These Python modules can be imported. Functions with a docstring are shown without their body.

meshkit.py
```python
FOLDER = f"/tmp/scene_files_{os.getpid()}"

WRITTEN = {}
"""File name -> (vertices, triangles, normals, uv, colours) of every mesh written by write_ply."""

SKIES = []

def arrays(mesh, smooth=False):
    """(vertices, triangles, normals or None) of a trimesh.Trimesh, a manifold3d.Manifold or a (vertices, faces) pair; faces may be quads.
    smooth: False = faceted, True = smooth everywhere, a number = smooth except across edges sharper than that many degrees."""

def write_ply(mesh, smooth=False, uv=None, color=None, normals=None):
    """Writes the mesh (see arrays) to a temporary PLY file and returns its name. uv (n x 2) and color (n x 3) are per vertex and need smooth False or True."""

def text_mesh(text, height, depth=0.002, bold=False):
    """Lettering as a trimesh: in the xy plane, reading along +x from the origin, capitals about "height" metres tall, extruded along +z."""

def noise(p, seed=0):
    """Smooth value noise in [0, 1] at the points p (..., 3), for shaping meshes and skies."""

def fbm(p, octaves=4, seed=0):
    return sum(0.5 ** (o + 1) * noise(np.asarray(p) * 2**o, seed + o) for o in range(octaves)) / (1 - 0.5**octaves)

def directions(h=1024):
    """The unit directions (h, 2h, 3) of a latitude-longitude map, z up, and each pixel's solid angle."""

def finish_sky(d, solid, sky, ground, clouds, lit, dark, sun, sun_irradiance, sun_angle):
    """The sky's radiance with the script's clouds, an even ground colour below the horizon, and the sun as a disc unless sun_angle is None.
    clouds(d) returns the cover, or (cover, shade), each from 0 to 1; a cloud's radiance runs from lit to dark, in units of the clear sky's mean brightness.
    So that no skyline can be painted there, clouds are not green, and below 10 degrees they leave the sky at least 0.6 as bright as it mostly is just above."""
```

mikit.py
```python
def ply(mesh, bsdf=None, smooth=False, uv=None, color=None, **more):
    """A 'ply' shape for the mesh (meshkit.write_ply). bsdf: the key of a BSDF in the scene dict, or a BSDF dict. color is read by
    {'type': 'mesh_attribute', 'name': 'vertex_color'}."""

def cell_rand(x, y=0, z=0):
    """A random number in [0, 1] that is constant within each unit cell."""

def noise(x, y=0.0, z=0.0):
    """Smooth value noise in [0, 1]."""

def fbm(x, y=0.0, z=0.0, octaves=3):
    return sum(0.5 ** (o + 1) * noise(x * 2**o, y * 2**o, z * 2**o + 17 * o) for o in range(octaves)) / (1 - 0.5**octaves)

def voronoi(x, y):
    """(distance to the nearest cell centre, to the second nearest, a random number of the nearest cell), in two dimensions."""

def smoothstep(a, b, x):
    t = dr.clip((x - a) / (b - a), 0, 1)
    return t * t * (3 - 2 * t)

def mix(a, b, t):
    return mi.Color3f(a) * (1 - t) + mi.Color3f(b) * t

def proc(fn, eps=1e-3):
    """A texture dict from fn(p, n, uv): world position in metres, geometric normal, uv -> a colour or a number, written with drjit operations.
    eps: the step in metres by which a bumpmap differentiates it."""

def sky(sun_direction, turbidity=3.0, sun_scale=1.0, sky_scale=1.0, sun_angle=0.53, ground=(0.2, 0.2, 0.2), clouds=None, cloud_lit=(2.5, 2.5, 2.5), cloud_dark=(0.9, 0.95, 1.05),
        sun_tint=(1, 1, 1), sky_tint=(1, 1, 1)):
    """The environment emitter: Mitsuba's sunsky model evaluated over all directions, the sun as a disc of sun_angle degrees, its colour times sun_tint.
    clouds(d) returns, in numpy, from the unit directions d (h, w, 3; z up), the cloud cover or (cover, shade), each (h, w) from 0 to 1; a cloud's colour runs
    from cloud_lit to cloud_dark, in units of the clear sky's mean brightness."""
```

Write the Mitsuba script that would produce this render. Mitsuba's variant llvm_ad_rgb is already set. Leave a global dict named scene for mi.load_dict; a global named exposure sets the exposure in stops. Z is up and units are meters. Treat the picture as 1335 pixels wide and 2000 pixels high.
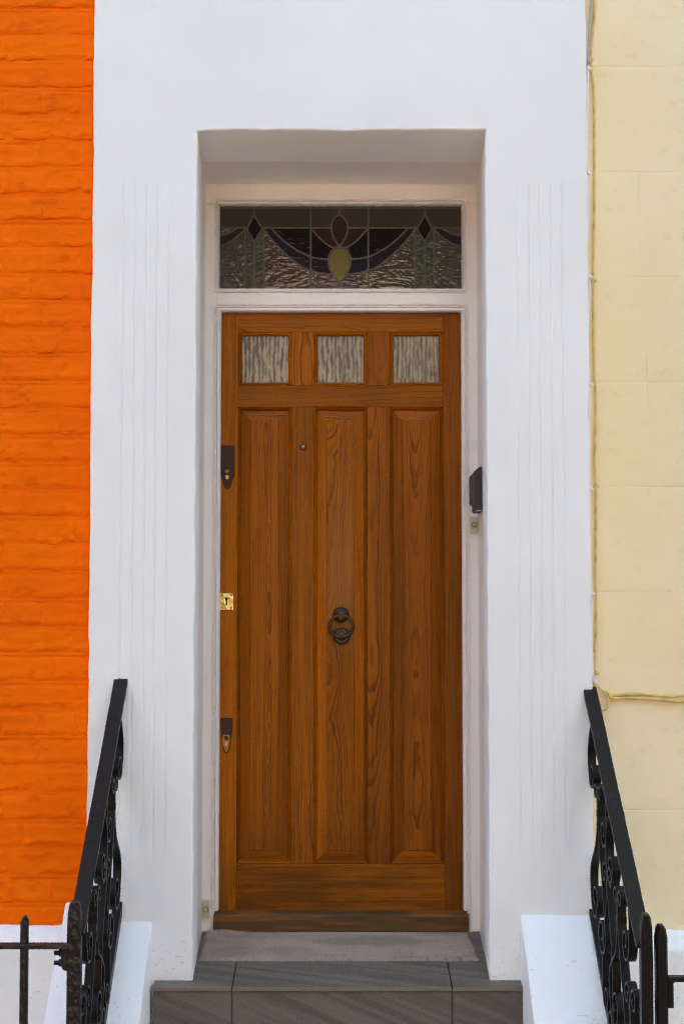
import math, random
import numpy as np, trimesh
import drjit as dr
import mitsuba as mi
import mikit, meshkit
from mikit import proc, noise, fbm, voronoi, cell_rand, smoothstep, mix
from shapely.geometry import Polygon, LineString, Point, box as sbox
from shapely.ops import polygonize, unary_union

# ------------------------------------------------------------------ camera, sky, exposure
T = mi.ScalarTransform4f
F, D0, EH = 2900.0, 4.32, 1.70            # focal length in photo pixels, metres to the wall face, eye height
PITCH = math.atan(158.0 / F)
FW = np.array([0, math.cos(PITCH), math.sin(PITCH)])
UP = np.array([0, -math.sin(PITCH), math.cos(PITCH)])
EYE = np.array([0, -D0, EH])
scene, labels = {}, {}
scene['camera'] = {'type': 'perspective', 'fov': 2 * math.degrees(math.atan(667.5 / F)), 'fov_axis': 'x', 'near_clip': 0.05, 'far_clip': 500.0,
                   'to_world': T().look_at(origin=EYE.tolist(), target=(EYE + FW).tolist(), up=[0, 0, 1])}
# a clear day: the sun stands behind this row of houses, so the door is in open shade and the far side of the street is sunlit
scene['sky'] = mikit.sky([0.10, 0.60, 0.79], turbidity=5, sun_scale=1.0, sky_scale=1.5, sky_tint=(1.16, 1.02, 0.77), ground=(0.2, 0.19, 0.18))
exposure = 4.3

rng = random.Random(7)


def at(px, py, Y):
    """The point of the plane y = Y that stands at this place of the photograph (a surveyor's sighting)."""
    d = FW * F + np.array([1, 0, 0]) * (px - 667.5) + UP * (1000 - py)
    return EYE + d * ((Y + D0) / d[1])


def ax(px, py, Y): return float(at(px, py, Y)[0])
def az(py, Y): return float(at(667.5, py, Y)[2])


# ------------------------------------------------------------------ entries
def key_for(name):
    if name not in scene and not any(k.startswith(name + '__') for k in scene): return name
    i = 1
    while True:
        k = f'{name}_{i:03d}'
        if k not in scene and k not in labels and not any(q.startswith(k + '__') for q in scene): return k
        i += 1


def obj(name, mesh, bsdf, parent=None, smooth=False, uv=None, **lab):
    k = key_for(f'{parent}__{name}' if parent else name)
    if uv is not None:
        v = meshkit.arrays(mesh, False)[0]
        uv = np.tile(np.asarray(uv, float), (len(v), 1))
    scene[k] = mikit.ply(mesh, bsdf, smooth=smooth, uv=uv)
    if lab: labels[k] = {q: w for q, w in lab.items()}
    return k


def thing(name, label, category, group=None):
    k = key_for(name)
    while k in labels: k = key_for(k + '_x')
    labels[k] = {'label': label, 'category': category}
    if group: labels[k]['group'] = group
    return k


# ------------------------------------------------------------------ meshes
def cat(ms): return trimesh.util.concatenate(list(ms))


def cbox(x0, x1, y0, y1, z0, z1, c=0.002):
    c = min(c, 0.45 * min(x1 - x0, y1 - y0, z1 - z0))
    p = []
    for sx in (0, 1):
        for sy in (0, 1):
            for sz in (0, 1):
                X, Y, Z = (x0, x1)[sx], (y0, y1)[sy], (z0, z1)[sz]
                dx, dy, dz = (c, -c)[sx], (c, -c)[sy], (c, -c)[sz]
                p += [(X, Y + dy, Z + dz), (X + dx, Y, Z + dz), (X + dx, Y + dy, Z)]
    return trimesh.convex.convex_hull(np.array(p))


def extrude(poly, h, frame):
    """poly in (a, b), extruded by h; frame = 3x4 rows mapping (a, b, h) to world."""
    m = trimesh.creation.extrude_polygon(poly, h, engine='earcut')
    M = np.eye(4); M[:3, :4] = frame
    m.apply_transform(M)
    if np.linalg.det(M[:3, :3]) < 0: m.invert()
    return m


def plate(poly, y0, y1):            # poly in (x, z), y0 front
    return extrude(poly, y1 - y0, [[1, 0, 0, 0], [0, 0, 1, y0], [0, 1, 0, 0]])


def side(poly, x0, x1):             # poly in (y, z), along x
    return extrude(poly, x1 - x0, [[0, 0, 1, x0], [1, 0, 0, 0], [0, 1, 0, 0]])


def bevel_plate(poly, y0, y1, c):   # plate with a chamfered front edge
    inner = poly.buffer(-c, join_style=2)
    a = plate(poly, y0 + c, y1)
    rings = [np.array(poly.exterior.coords)[:-1], np.array(inner.exterior.coords)[:-1]]
    if len(rings[0]) == len(rings[1]):
        n = len(rings[0])
        k0 = int(np.argmin(np.linalg.norm(rings[1] - rings[0][0], axis=1)))
        rings[1] = np.roll(rings[1], -k0, axis=0)
        v = np.vstack([np.c_[rings[0][:, 0], np.full(n, y0 + c), rings[0][:, 1]], np.c_[rings[1][:, 0], np.full(n, y0), rings[1][:, 1]]])
        f = []
        for i in range(n):
            j = (i + 1) % n
            f += [[i, j, n + j], [i, n + j, n + i]]
        return cat([a, trimesh.Trimesh(v, f, process=False), plate(inner, y0, y0 + c * 0.9)])
    return cat([a, plate(inner, y0, y0 + c)])


def grid(P):
    """P (n, m, 3) -> sheet."""
    n, m = P.shape[:2]
    i, j = np.meshgrid(np.arange(n - 1), np.arange(m - 1), indexing='ij')
    a = (i * m + j).ravel(); b = a + 1; c = a + m; d = c + 1
    return trimesh.Trimesh(P.reshape(-1, 3), np.vstack([np.c_[a, b, d], np.c_[a, d, c]]), process=False)


def nested(x0, x1, z0, z1, steps, cap=True):
    """rectangles at (inset, y): the surface between them, as mitred mouldings and raised panels have."""
    v, f = [], []
    for u, y in steps:
        v += [(x0 + u, y, z0 + u), (x1 - u, y, z0 + u), (x1 - u, y, z1 - u), (x0 + u, y, z1 - u)]
    for s in range(len(steps) - 1):
        for i in range(4):
            j = (i + 1) % 4
            a, b, c, d = 4 * s + i, 4 * s + j, 4 * s + 4 + j, 4 * s + 4 + i
            f += [[a, b, c], [a, c, d]]
    if cap:
        q = 4 * (len(steps) - 1)
        f += [[q, q + 1, q + 2], [q, q + 2, q + 3]]
    return trimesh.Trimesh(np.array(v), np.array(f), process=False)


def trapezoids(x0, x1, z0, z1, steps):
    """as nested, but the four sides apart: bottom, right, top, left."""
    out = []
    for i in range(4):
        j = (i + 1) % 4
        v = []
        for u, y in steps:
            q = [(x0 + u, y, z0 + u), (x1 - u, y, z0 + u), (x1 - u, y, z1 - u), (x0 + u, y, z1 - u)]
            v += [q[i], q[j]]
        f = []
        for s in range(len(steps) - 1):
            f += [[2 * s, 2 * s + 1, 2 * s + 3], [2 * s, 2 * s + 3, 2 * s + 2]]
        out.append(trimesh.Trimesh(np.array(v), np.array(f), process=False))
    return out


def tube(pts, r, sides=10, closed=False, caps=True):
    p = np.asarray(pts, float); n = len(p)
    r = np.broadcast_to(r, (n,))
    t = (np.roll(p, -1, 0) - np.roll(p, 1, 0)) if closed else np.gradient(p, axis=0)
    t /= np.linalg.norm(t, axis=1, keepdims=True)
    ref = np.array([1.0, 0.2, 0.1]) if abs(t[0][0]) < 0.8 else np.array([0.1, 0.2, 1.0])
    a = np.cross(t, ref); a /= np.linalg.norm(a, axis=1, keepdims=True)
    b = np.cross(t, a)
    g = np.arange(sides) * 2 * np.pi / sides
    v = p[:, None] + r[:, None, None] * (np.cos(g)[None, :, None] * a[:, None] + np.sin(g)[None, :, None] * b[:, None])
    f = []
    for i in range(n if closed else n - 1):
        k = (i + 1) % n
        for j in range(sides):
            l = (j + 1) % sides
            f += [[i * sides + j, i * sides + l, k * sides + l], [i * sides + j, k * sides + l, k * sides + j]]
    v = v.reshape(-1, 3)
    if not closed and caps:
        v = np.vstack([v, p[:1], p[-1:]])
        for j in range(sides):
            l = (j + 1) % sides
            f += [[n * sides, l, j], [n * sides + 1, (n - 1) * sides + j, (n - 1) * sides + l]]
    m = trimesh.Trimesh(v, f, process=False)
    if m.volume < 0: m.invert()
    return m


def bar(pts, x0, x1, th):
    """A flat bar of thickness th, bent along pts (y, z), its breadth along x."""
    p = np.asarray(pts, float); n = len(p)
    t = np.gradient(p, axis=0); t /= np.linalg.norm(t, axis=1, keepdims=True)
    nn = np.c_[-t[:, 1], t[:, 0]] * th / 2
    c = min(0.0012, th / 4)
    v = []
    for q, o in zip(p, nn):
        e = o / np.linalg.norm(o)
        for X, s, k in ((x0 + c, 1, 0), (x0, 1, c), (x0, -1, c), (x0 + c, -1, 0), (x1 - c, -1, 0), (x1, -1, c), (x1, 1, c), (x1 - c, 1, 0)):
            w = q + s * (o - e * k)
            v.append((X, w[0], w[1]))
    f = []
    for i in range(n - 1):
        for j in range(8):
            l = (j + 1) % 8
            a, b, cc, d = 8 * i + j, 8 * i + l, 8 * i + 8 + l, 8 * i + 8 + j
            f += [[a, b, cc], [a, cc, d]]
    for base, fl in ((0, False), (8 * (n - 1), True)):
        for j in range(1, 7):
            tri = [base, base + j, base + j + 1]
            f.append(tri[::-1] if not fl else tri)
    m = trimesh.Trimesh(np.array(v), np.array(f), process=False)
    if m.volume < 0: m.invert()
    return m


def lathe_y(profile, x, z, sides=28):
    """profile (radius, y), from the front inwards, turned about the y axis through (x, z)."""
    g = np.arange(sides) * 2 * np.pi / sides
    v, f = [], []
    for r, y in profile:
        v += [(x + r * math.cos(q), y, z + r * math.sin(q)) for q in g]
    for i in range(len(profile) - 1):
        for j in range(sides):
            l = (j + 1) % sides
            f += [[i * sides + j, i * sides + l, (i + 1) * sides + l], [i * sides + j, (i + 1) * sides + l, (i + 1) * sides + j]]
    v.append((x, profile[0][1], z)); c = len(v) - 1
    for j in range(sides): f.append([c, (j + 1) % sides, j])
    m = trimesh.Trimesh(np.array(v), np.array(f), process=False)
    m.fix_normals()
    return m


def smooth_path(pts, n):
    from scipy.interpolate import CubicSpline
    p = np.asarray(pts, float)
    s = np.r_[0, np.cumsum(np.linalg.norm(np.diff(p, axis=0), axis=1))]
    return CubicSpline(s, p)(np.linspace(0, s[-1], n))


def N3(x, y, z, s, seed=0, o=3):
    return meshkit.fbm(np.stack(np.broadcast_arrays(np.asarray(x) * s[0], np.asarray(y) * s[1], np.asarray(z) * s[2]), -1), o, seed) - 0.5


# ------------------------------------------------------------------ materials
def two(b): return {'type': 'twosided', 'bsdf': b}
def rgb(*c): return {'type': 'rgb', 'value': list(c)}


def mat(name, color, rough=0.6, spec=0.4, metal=0.0, bump=None, scale=1.0, eps=1e-3, **more):
    b = {'type': 'principled', 'base_color': color if isinstance(color, dict) else rgb(*color), 'roughness': rough, 'specular': spec, 'metallic': metal, **more}
    if bump is not None:
        b = {'type': 'bumpmap', 'arbitrary': proc(bump, eps), 'scale': scale, 'bsdf': b}
    scene[name] = two(b)


def render_bump(p, n, uv):      # brushed masonry paint over render
    return fbm(p.x * 60, p.y * 60, p.z * 90, 3) * 0.6 + noise(p.x * 260, p.y * 260, p.z * 420) * 0.35


def white_col(p, n, uv):
    b = fbm(p.x * 3.1 + 4, p.y * 3, p.z * 2.1, 3)
    c = mix((0.80, 0.79, 0.785), (0.775, 0.768, 0.765), smoothstep(0.35, 0.65, b))
    low = smoothstep(0.600, 0.568, p.z + 0.03 * noise(p.x * 40, p.y * 40, 3)) * smoothstep(0.53, 0.566, p.z) * smoothstep(-0.02, -0.005, p.y) * smoothstep(-0.56, -0.54, p.x) * smoothstep(0.53, 0.51, p.x)
    speck = smoothstep(0.83, 0.88, noise(p.x * 120, p.y * 120, p.z * 120)) * smoothstep(0.80, 0.60, p.z) * smoothstep(0.45, 0.65, fbm(p.x * 9, p.y * 9, p.z * 9, 2))
    c = mix(c, (0.20, 0.18, 0.16), speck * 0.35)
    return mix(c, (0.62, 0.56, 0.46), low * 0.6)


def orange_col(p, n, uv):
    b = fbm(p.x * 5, p.y * 5, p.z * 6, 3)
    s = smoothstep(0.62, 0.8, fbm(p.x * 22 + 9, p.y * 22, p.z * 30, 3))
    c = mix((0.90, 0.150, 0.0010), (0.84, 0.130, 0.0009), smoothstep(0.3, 0.7, b))
    return mix(c, (0.62, 0.085, 0.0015), s * 0.45)


def orange_bump(p, n, uv):
    return fbm(p.x * 55, p.y * 55, p.z * 75, 4) * 0.8 + noise(p.x * 220, p.y * 220, p.z * 330) * 0.25 - 0.8 * smoothstep(0.78, 0.88, noise(p.x * 75 + 3, p.y * 75, p.z * 85)) * smoothstep(0.50, 0.65, fbm(p.x * 9, p.y * 9, p.z * 11, 2))


def yellow_col(p, n, uv):
    b = fbm(p.x * 2.3 + 11, p.y * 2, p.z * 1.7, 3)
    c = mix((0.845, 0.71, 0.465), (0.825, 0.675, 0.40), smoothstep(0.3, 0.7, b))
    g = smoothstep(0.62, 0.85, fbm(p.x * 34 + 2, p.y * 34, p.z * 34, 4)) * 0.14
    return mix(c, (0.52, 0.38, 0.15), g)


def yellow_bump(p, n, uv):
    return fbm(p.x * 40, p.y * 40, p.z * 70, 4) * 0.9 + noise(p.x * 230, p.y * 230, p.z * 300) * 0.25


mat('m_white', proc(white_col), 0.62, 0.35, bump=render_bump, scale=0.0016)
mat('m_orange', proc(orange_col), 0.65, 0.05, bump=orange_bump, scale=0.0036)
mat('m_yellow', proc(yellow_col), 0.6, 0.2, bump=yellow_bump, scale=0.0016)


def gloss_col(p, n, uv):
    g = smoothstep(0.60, 0.80, fbm(p.x * 30, p.y * 30, p.z * 12, 3)) * 0.25
    low = smoothstep(0.72, 0.58, p.z) * smoothstep(0.45, 0.7, fbm(p.x * 60, p.y * 60, p.z * 40, 3)) * 0.6
    return mix((0.76, 0.705, 0.665), (0.50, 0.41, 0.33), dr.clip(g * 0.5 + low, 0, 1))


mat('m_gloss', proc(gloss_col), 0.38, 0.45, bump=lambda p, n, uv: noise(p.x * 90, p.y * 90, p.z * 18) + 0.5 * fbm(p.x * 300, p.y * 300, p.z * 60, 2), scale=0.0004)


def wood_parts(p, uv):
    hor = uv.y < 0
    seed = dr.abs(uv.y)
    a = dr.select(hor, p.z, p.x) - uv.x
    l = dr.select(hor, p.x, p.z) + seed * 31.7
    dep = p.y * 1.0
    off = 0.045 + 0.10 * cell_rand(seed * 977.0, 3, 5)
    w2 = (noise(l * 1.1, seed * 50) - 0.5) * 0.070 + (noise(l * 7.5, seed * 80) - 0.5) * 0.011
    w1 = (noise(l * 1.1 + 9, seed * 70) - 0.5) * 0.04
    wob = (noise(a * 26 + 5, l * 9, seed * 20) - 0.5) * 0.0050 + (noise(a * 120, l * 42, seed * 20) - 0.5) * 0.0026
    r = dr.sqrt(dr.square(a + w1) + dr.square(off + (dep - 0.52) * 1.5 + w2)) + wob
    return a, l, r / (0.0034 + 0.0020 * cell_rand(seed * 211.0, 8, 2)), seed


def wood_col(p, n, uv):
    a, l, k, seed = wood_parts(p, uv)
    i = dr.floor(k); f = k - i
    strength = 0.25 + 0.75 * cell_rand(i, seed * 100)
    late = smoothstep(0.30, 0.88, f) * (1 - smoothstep(0.90, 1.0, f)) * strength
    fib = noise(a * 380, l * 6, seed * 9) * 0.6 + noise(a * 160, l * 3, seed * 13) * 0.4
    pore = smoothstep(0.58, 0.82, noise(a * 620, l * 26, seed * 5)) * (0.35 + 0.65 * (1 - smoothstep(0.0, 0.5, f)))
    tone = cell_rand(seed * 613.0, 7, 1)
    light = mix((0.490, 0.138, 0.0024), (0.405, 0.104, 0.0022), tone)
    dark = mix((0.110, 0.020, 0.0012), (0.135, 0.027, 0.0016), tone)
    c = mix(light, dark, dr.clip(0.74 * late + 0.85 * (fib - 0.38) + 0.40 * pore, 0, 1))
    c = c * (0.62 + 0.34 * cell_rand(seed * 431.0, 2, 9))
    patch = fbm(p.x * 4.2 + seed * 3, p.z * 1.3, 2, 3)
    c = c * (0.62 + 0.52 * patch)
    worn = smoothstep(0.052, 0.030, dr.abs(p.x + 0.006)) * smoothstep(1.46, 1.62, p.z) * smoothstep(2.20, 1.90, p.z) * (0.35 + 0.65 * fbm(p.x * 14, p.z * 9, 6, 3))
    c = mix(c, (0.44, 0.185, 0.055), worn * 0.32)       # varnish rubbed thin above the knocker
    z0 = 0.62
    stain_shade = smoothstep(0.95, 0.02, (p.z - z0) / 0.60) * smoothstep(0.18, 0.80, fbm(a * 48, l * 7, 1.3, 4))  # weather stain mixed with painted shade, darkening the foot of the door
    c = mix(c, (0.050, 0.020, 0.004), stain_shade * 0.75)
    return c


def wood_bump(p, n, uv):
    a, l, k, seed = wood_parts(p, uv)
    f = k - dr.floor(k)
    return -0.5 * smoothstep(0.4, 0.85, f) * (1 - smoothstep(0.88, 1.0, f)) - 0.6 * smoothstep(0.58, 0.82, noise(a * 620, l * 26, seed * 5))


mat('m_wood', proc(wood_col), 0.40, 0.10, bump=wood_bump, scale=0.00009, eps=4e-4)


def board_col(p, n, uv):        # the weathered board at the foot of the door
    s = fbm(p.x * 7, p.y * 20, p.z * 70, 4)
    c = mix((0.190, 0.070, 0.013), (0.090, 0.048, 0.021), smoothstep(0.30, 0.55, s))
    return mix(c, (0.048, 0.030, 0.018), smoothstep(0.5, 0.75, fbm(p.x * 4 + 3, p.y * 9, p.z * 25, 3)) * 0.7)


mat('m_board', proc(board_col), 0.6, 0.15, bump=lambda p, n, uv: fbm(p.x * 14, p.y * 200, p.z * 260, 3), scale=0.0008)


def iron_bump(p, n, uv): return fbm(p.x * 120, p.y * 120, p.z * 120, 3)


def iron_col(p, n, uv):
    g = smoothstep(0.62, 0.8, fbm(p.x * 50, p.y * 50, p.z * 50, 3))
    return mix((0.0068, 0.0055, 0.0060), (0.022, 0.015, 0.011), g * 0.6)


mat('m_iron', proc(iron_col), 0.36, 0.17, bump=iron_bump, scale=0.0016)
mat('m_iron_lumpy', proc(iron_col), 0.28, 0.34, bump=lambda p, n, uv: fbm(p.x * 85, p.y * 85, p.z * 60, 4), scale=0.0075)
mat('m_bronze', (0.060, 0.033, 0.018), 0.36, 0.4, 0.5, bump=iron_bump, scale=0.0006)
mat('m_bronze_dark', (0.060, 0.031, 0.019), 0.6, 0.10, 0.0, bump=iron_bump, scale=0.0006)
mat('m_brass', (0.95, 0.68, 0.24), 0.14, 0.5, 1.0, bump=lambda p, n, uv: fbm(p.x * 110, p.y * 110, p.z * 80, 2), scale=0.0085)
mat('m_old_brass', (0.27, 0.16, 0.045), 0.36, 0.5, 0.9, bump=iron_bump, scale=0.001)
mat('m_new_brass', (0.60, 0.36, 0.16), 0.42, 0.5, 0.6)
mat('m_steel', (0.42, 0.38, 0.35), 0.30, 0.5, 0.8)
mat('m_black_hole', (0.004, 0.004, 0.004), 0.8, 0.1)
mat('m_black_plastic', (0.011, 0.012, 0.015), 0.42, 0.45)
mat('m_dark_plastic', (0.050, 0.040, 0.036), 0.40, 0.45)
mat('m_ivory', (0.50, 0.41, 0.29), 0.42, 0.45)
mat('m_lead', (0.062, 0.048, 0.038), 0.55, 0.4, 0.15, bump=iron_bump, scale=0.001)


def glass_wave(p, n, uv):
    return fbm(p.x * 50 + 2.5 * noise(p.x * 15, p.z * 22), p.z * 105, 4.0, 3)


def glass_hammer(p, n, uv): return noise(p.x * 150, p.z * 150, 2) + 0.5 * noise(p.x * 320, p.z * 320, 5)


def glass(name, c, bump, scale, rough=0.05, spec=0.6):
    mat(name, c, rough, spec, bump=bump, scale=scale)


glass('m_glass_clear', (0.0060, 0.0040, 0.0030), glass_wave, 0.00060)
glass('m_glass_plain', (0.0085, 0.0058, 0.0046), glass_wave, 0.00008, 0.06, 0.4)
glass('m_glass_navy', (0.0007, 0.0021, 0.0115), glass_wave, 0.0002, 0.07, 0.22)
glass('m_glass_black', (0.0004, 0.0007, 0.0030), glass_wave, 0.0003, 0.05, 0.14)
glass('m_glass_red', (0.016, 0.0010, 0.0007), glass_hammer, 0.00006, 0.07, 0.22)
glass('m_glass_green', (0.0080, 0.0150, 0.0022), lambda p, n, uv: noise(p.x * 90, p.z * 170, 3), 0.0007, 0.16, 0.3)
glass('m_glass_amber', (0.098, 0.074, 0.0018), glass_hammer, 0.00012, 0.10, 0.5)
glass('m_glass_violet', (0.010, 0.0036, 0.0190), glass_wave, 0.0006, 0.05, 0.5)
glass('m_glass_rose', (0.055, 0.022, 0.018), glass_hammer, 0.00012)


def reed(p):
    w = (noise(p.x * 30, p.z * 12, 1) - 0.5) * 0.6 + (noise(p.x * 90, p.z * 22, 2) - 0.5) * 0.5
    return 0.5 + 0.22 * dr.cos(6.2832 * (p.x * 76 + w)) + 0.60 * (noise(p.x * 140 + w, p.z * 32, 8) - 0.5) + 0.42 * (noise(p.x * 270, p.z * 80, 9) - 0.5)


def reed_light_col(p, n, uv):
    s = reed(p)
    soft = smoothstep(-0.24, 0.24, p.x)          # painted streaks lose contrast from the left pane to the right
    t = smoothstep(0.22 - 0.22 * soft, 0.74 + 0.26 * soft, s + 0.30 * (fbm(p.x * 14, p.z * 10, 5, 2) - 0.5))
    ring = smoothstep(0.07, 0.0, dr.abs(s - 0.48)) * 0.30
    return mix(mix((0.070, 0.058, 0.048), (0.31, 0.25, 0.170), t), (0.050, 0.041, 0.034), ring)  # reflected and refracted light painted in as cream and dark streaks


mat('m_glass_reeded', proc(reed_light_col), 0.26, 0.4, bump=lambda p, n, uv: reed(p), scale=0.0012)


def tile_col(p, n, uv):
    q = p.z * 0.7 + p.y * 0.9
    s = fbm(p.x * 5 + q * 9, q * 75 + p.x * 22, 1.0, 5)
    g = noise(p.x * 400, p.y * 400, p.z * 400)
    c = mix((0.096, 0.078, 0.063), (0.146, 0.120, 0.098), smoothstep(0.25, 0.75, s))
    return c * (0.72 + 0.56 * g)


mat('m_tile', proc(tile_col), 0.55, 0.35, bump=lambda p, n, uv: fbm(p.x * 40, p.y * 160, p.z * 160, 3), scale=0.0007)
mat('m_tile_edge', (0.185, 0.135, 0.095), 0.7, 0.3, bump=iron_bump, scale=0.0005)
mat('m_grout', (0.10, 0.085, 0.07), 0.9, 0.2)


def mat_col(p, n, uv):
    b = fbm(p.x * 6, p.y * 14, 1, 3)
    c = mix((0.335, 0.252, 0.198), (0.250, 0.188, 0.148), smoothstep(0.3, 0.7, b))
    spot = smoothstep(0.80, 0.88, noise(p.x * 110, p.y * 170, 2)) * smoothstep(0.05, 0.40, p.x + 0.3 * (noise(p.x * 9, p.y * 9, 3) - 0.5))
    fib = noise(p.x * 500, p.y * 500, 4)
    return mix(c * (0.82 + 0.36 * fib), (0.07, 0.055, 0.048), spot * 0.5)


mat('m_mat', proc(mat_col), 0.95, 0.1, bump=lambda p, n, uv: noise(p.x * 330, p.y * 330, p.z * 330) + fbm(p.x * 90, p.y * 90, 1, 2), scale=0.003)


def pave_col(p, n, uv):
    b = fbm(p.x * 2, p.y * 2, 1, 4)
    jx, jy = dr.abs(p.x / 0.9 + 0.3 * cell_rand(dr.floor(p.y / 0.6)) - dr.round(p.x / 0.9 + 0.3 * cell_rand(dr.floor(p.y / 0.6)))), dr.abs(p.y / 0.6 - dr.round(p.y / 0.6))
    j = dr.select((jx < 0.007) | (jy < 0.010), 0.5, 1.0)
    return mix((0.46, 0.38, 0.29), (0.37, 0.305, 0.235), b) * j


mat('m_pave', proc(pave_col), 0.8, 0.3)
mat('m_road', proc(lambda p, n, uv: mix((0.095, 0.092, 0.088), (0.062, 0.060, 0.058), fbm(p.x * 3, p.y * 3, 1, 4))), 0.85, 0.3)
mat('m_cable_white', (0.74, 0.72, 0.70), 0.5, 0.4, bump=iron_bump, scale=0.001)
mat('m_cable_grey', (0.40, 0.35, 0.30), 0.55, 0.4, bump=iron_bump, scale=0.001)
mat('m_cable_yellow', proc(lambda p, n, uv: mix((0.66, 0.49, 0.17), (0.42, 0.30, 0.09), smoothstep(0.5, 0.75, fbm(p.x * 40, p.y * 40, p.z * 40, 3)) * 0.7)), 0.5, 0.4, bump=iron_bump, scale=0.002)
for nm, c in (('m_house_cream', (0.66, 0.58, 0.44)), ('m_house_white', (0.74, 0.72, 0.68)), ('m_house_pink', (0.62, 0.42, 0.36)), ('m_house_base', (0.21, 0.15, 0.11)), ('m_house_sand', (0.70, 0.60, 0.46)), ('m_house_grey', (0.52, 0.51, 0.50)), ('m_house_mint', (0.50, 0.62, 0.52)), ('m_house_brick', (0.055, 0.036, 0.026)),
              ('m_slate', (0.09, 0.09, 0.10)), ('m_pane_dark', (0.02, 0.022, 0.025)), ('m_house_door', (0.05, 0.09, 0.08))):
    mat(nm, c, 0.6 if 'pane' not in nm else 0.06, 0.4)

# ------------------------------------------------------------------ ground
GROUND = 0.0
m = cbox(-40, 40, -2.6, 0.4, -0.4, GROUND, 0.0)
obj('pavement', m, 'm_pave', kind='structure', label='pale stone pavement at the foot of the steps')
obj('road', trimesh.Trimesh(*[np.array(q) for q in ([(-60, -60, -0.13), (60, -60, -0.13), (60, -2.6, -0.13), (-60, -2.6, -0.13)], [[0, 1, 2], [0, 2, 3]])], process=False), 'm_road', kind='structure', label='dark asphalt road in front of the houses')

# ------------------------------------------------------------------ white doorway wall
YN, YF = 0.20, 0.38                                    # back of the rendered nib, face of the door frame
XL = ax(180, 500, 0.0); XR = ax(1147.5, 500, 0.0)
OL = ax(381.0, 900, 0.0); OR = ax(950.5, 900, 0.0)      # the opening's arrises
ZS = az(254.5, 0.0)                                    # soffit at the front
ZT = az(1919.5, 0.0)                                   # tread at the wall face
ZTOP = 7.2
R = 0.006


def wall_y(x, z):
    return N3(x, 0, z, (2.2, 1, 2.2), 3, 3) * 0.010 + N3(x, 0, z, (14, 1, 14), 5, 2) * 0.0016


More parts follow.
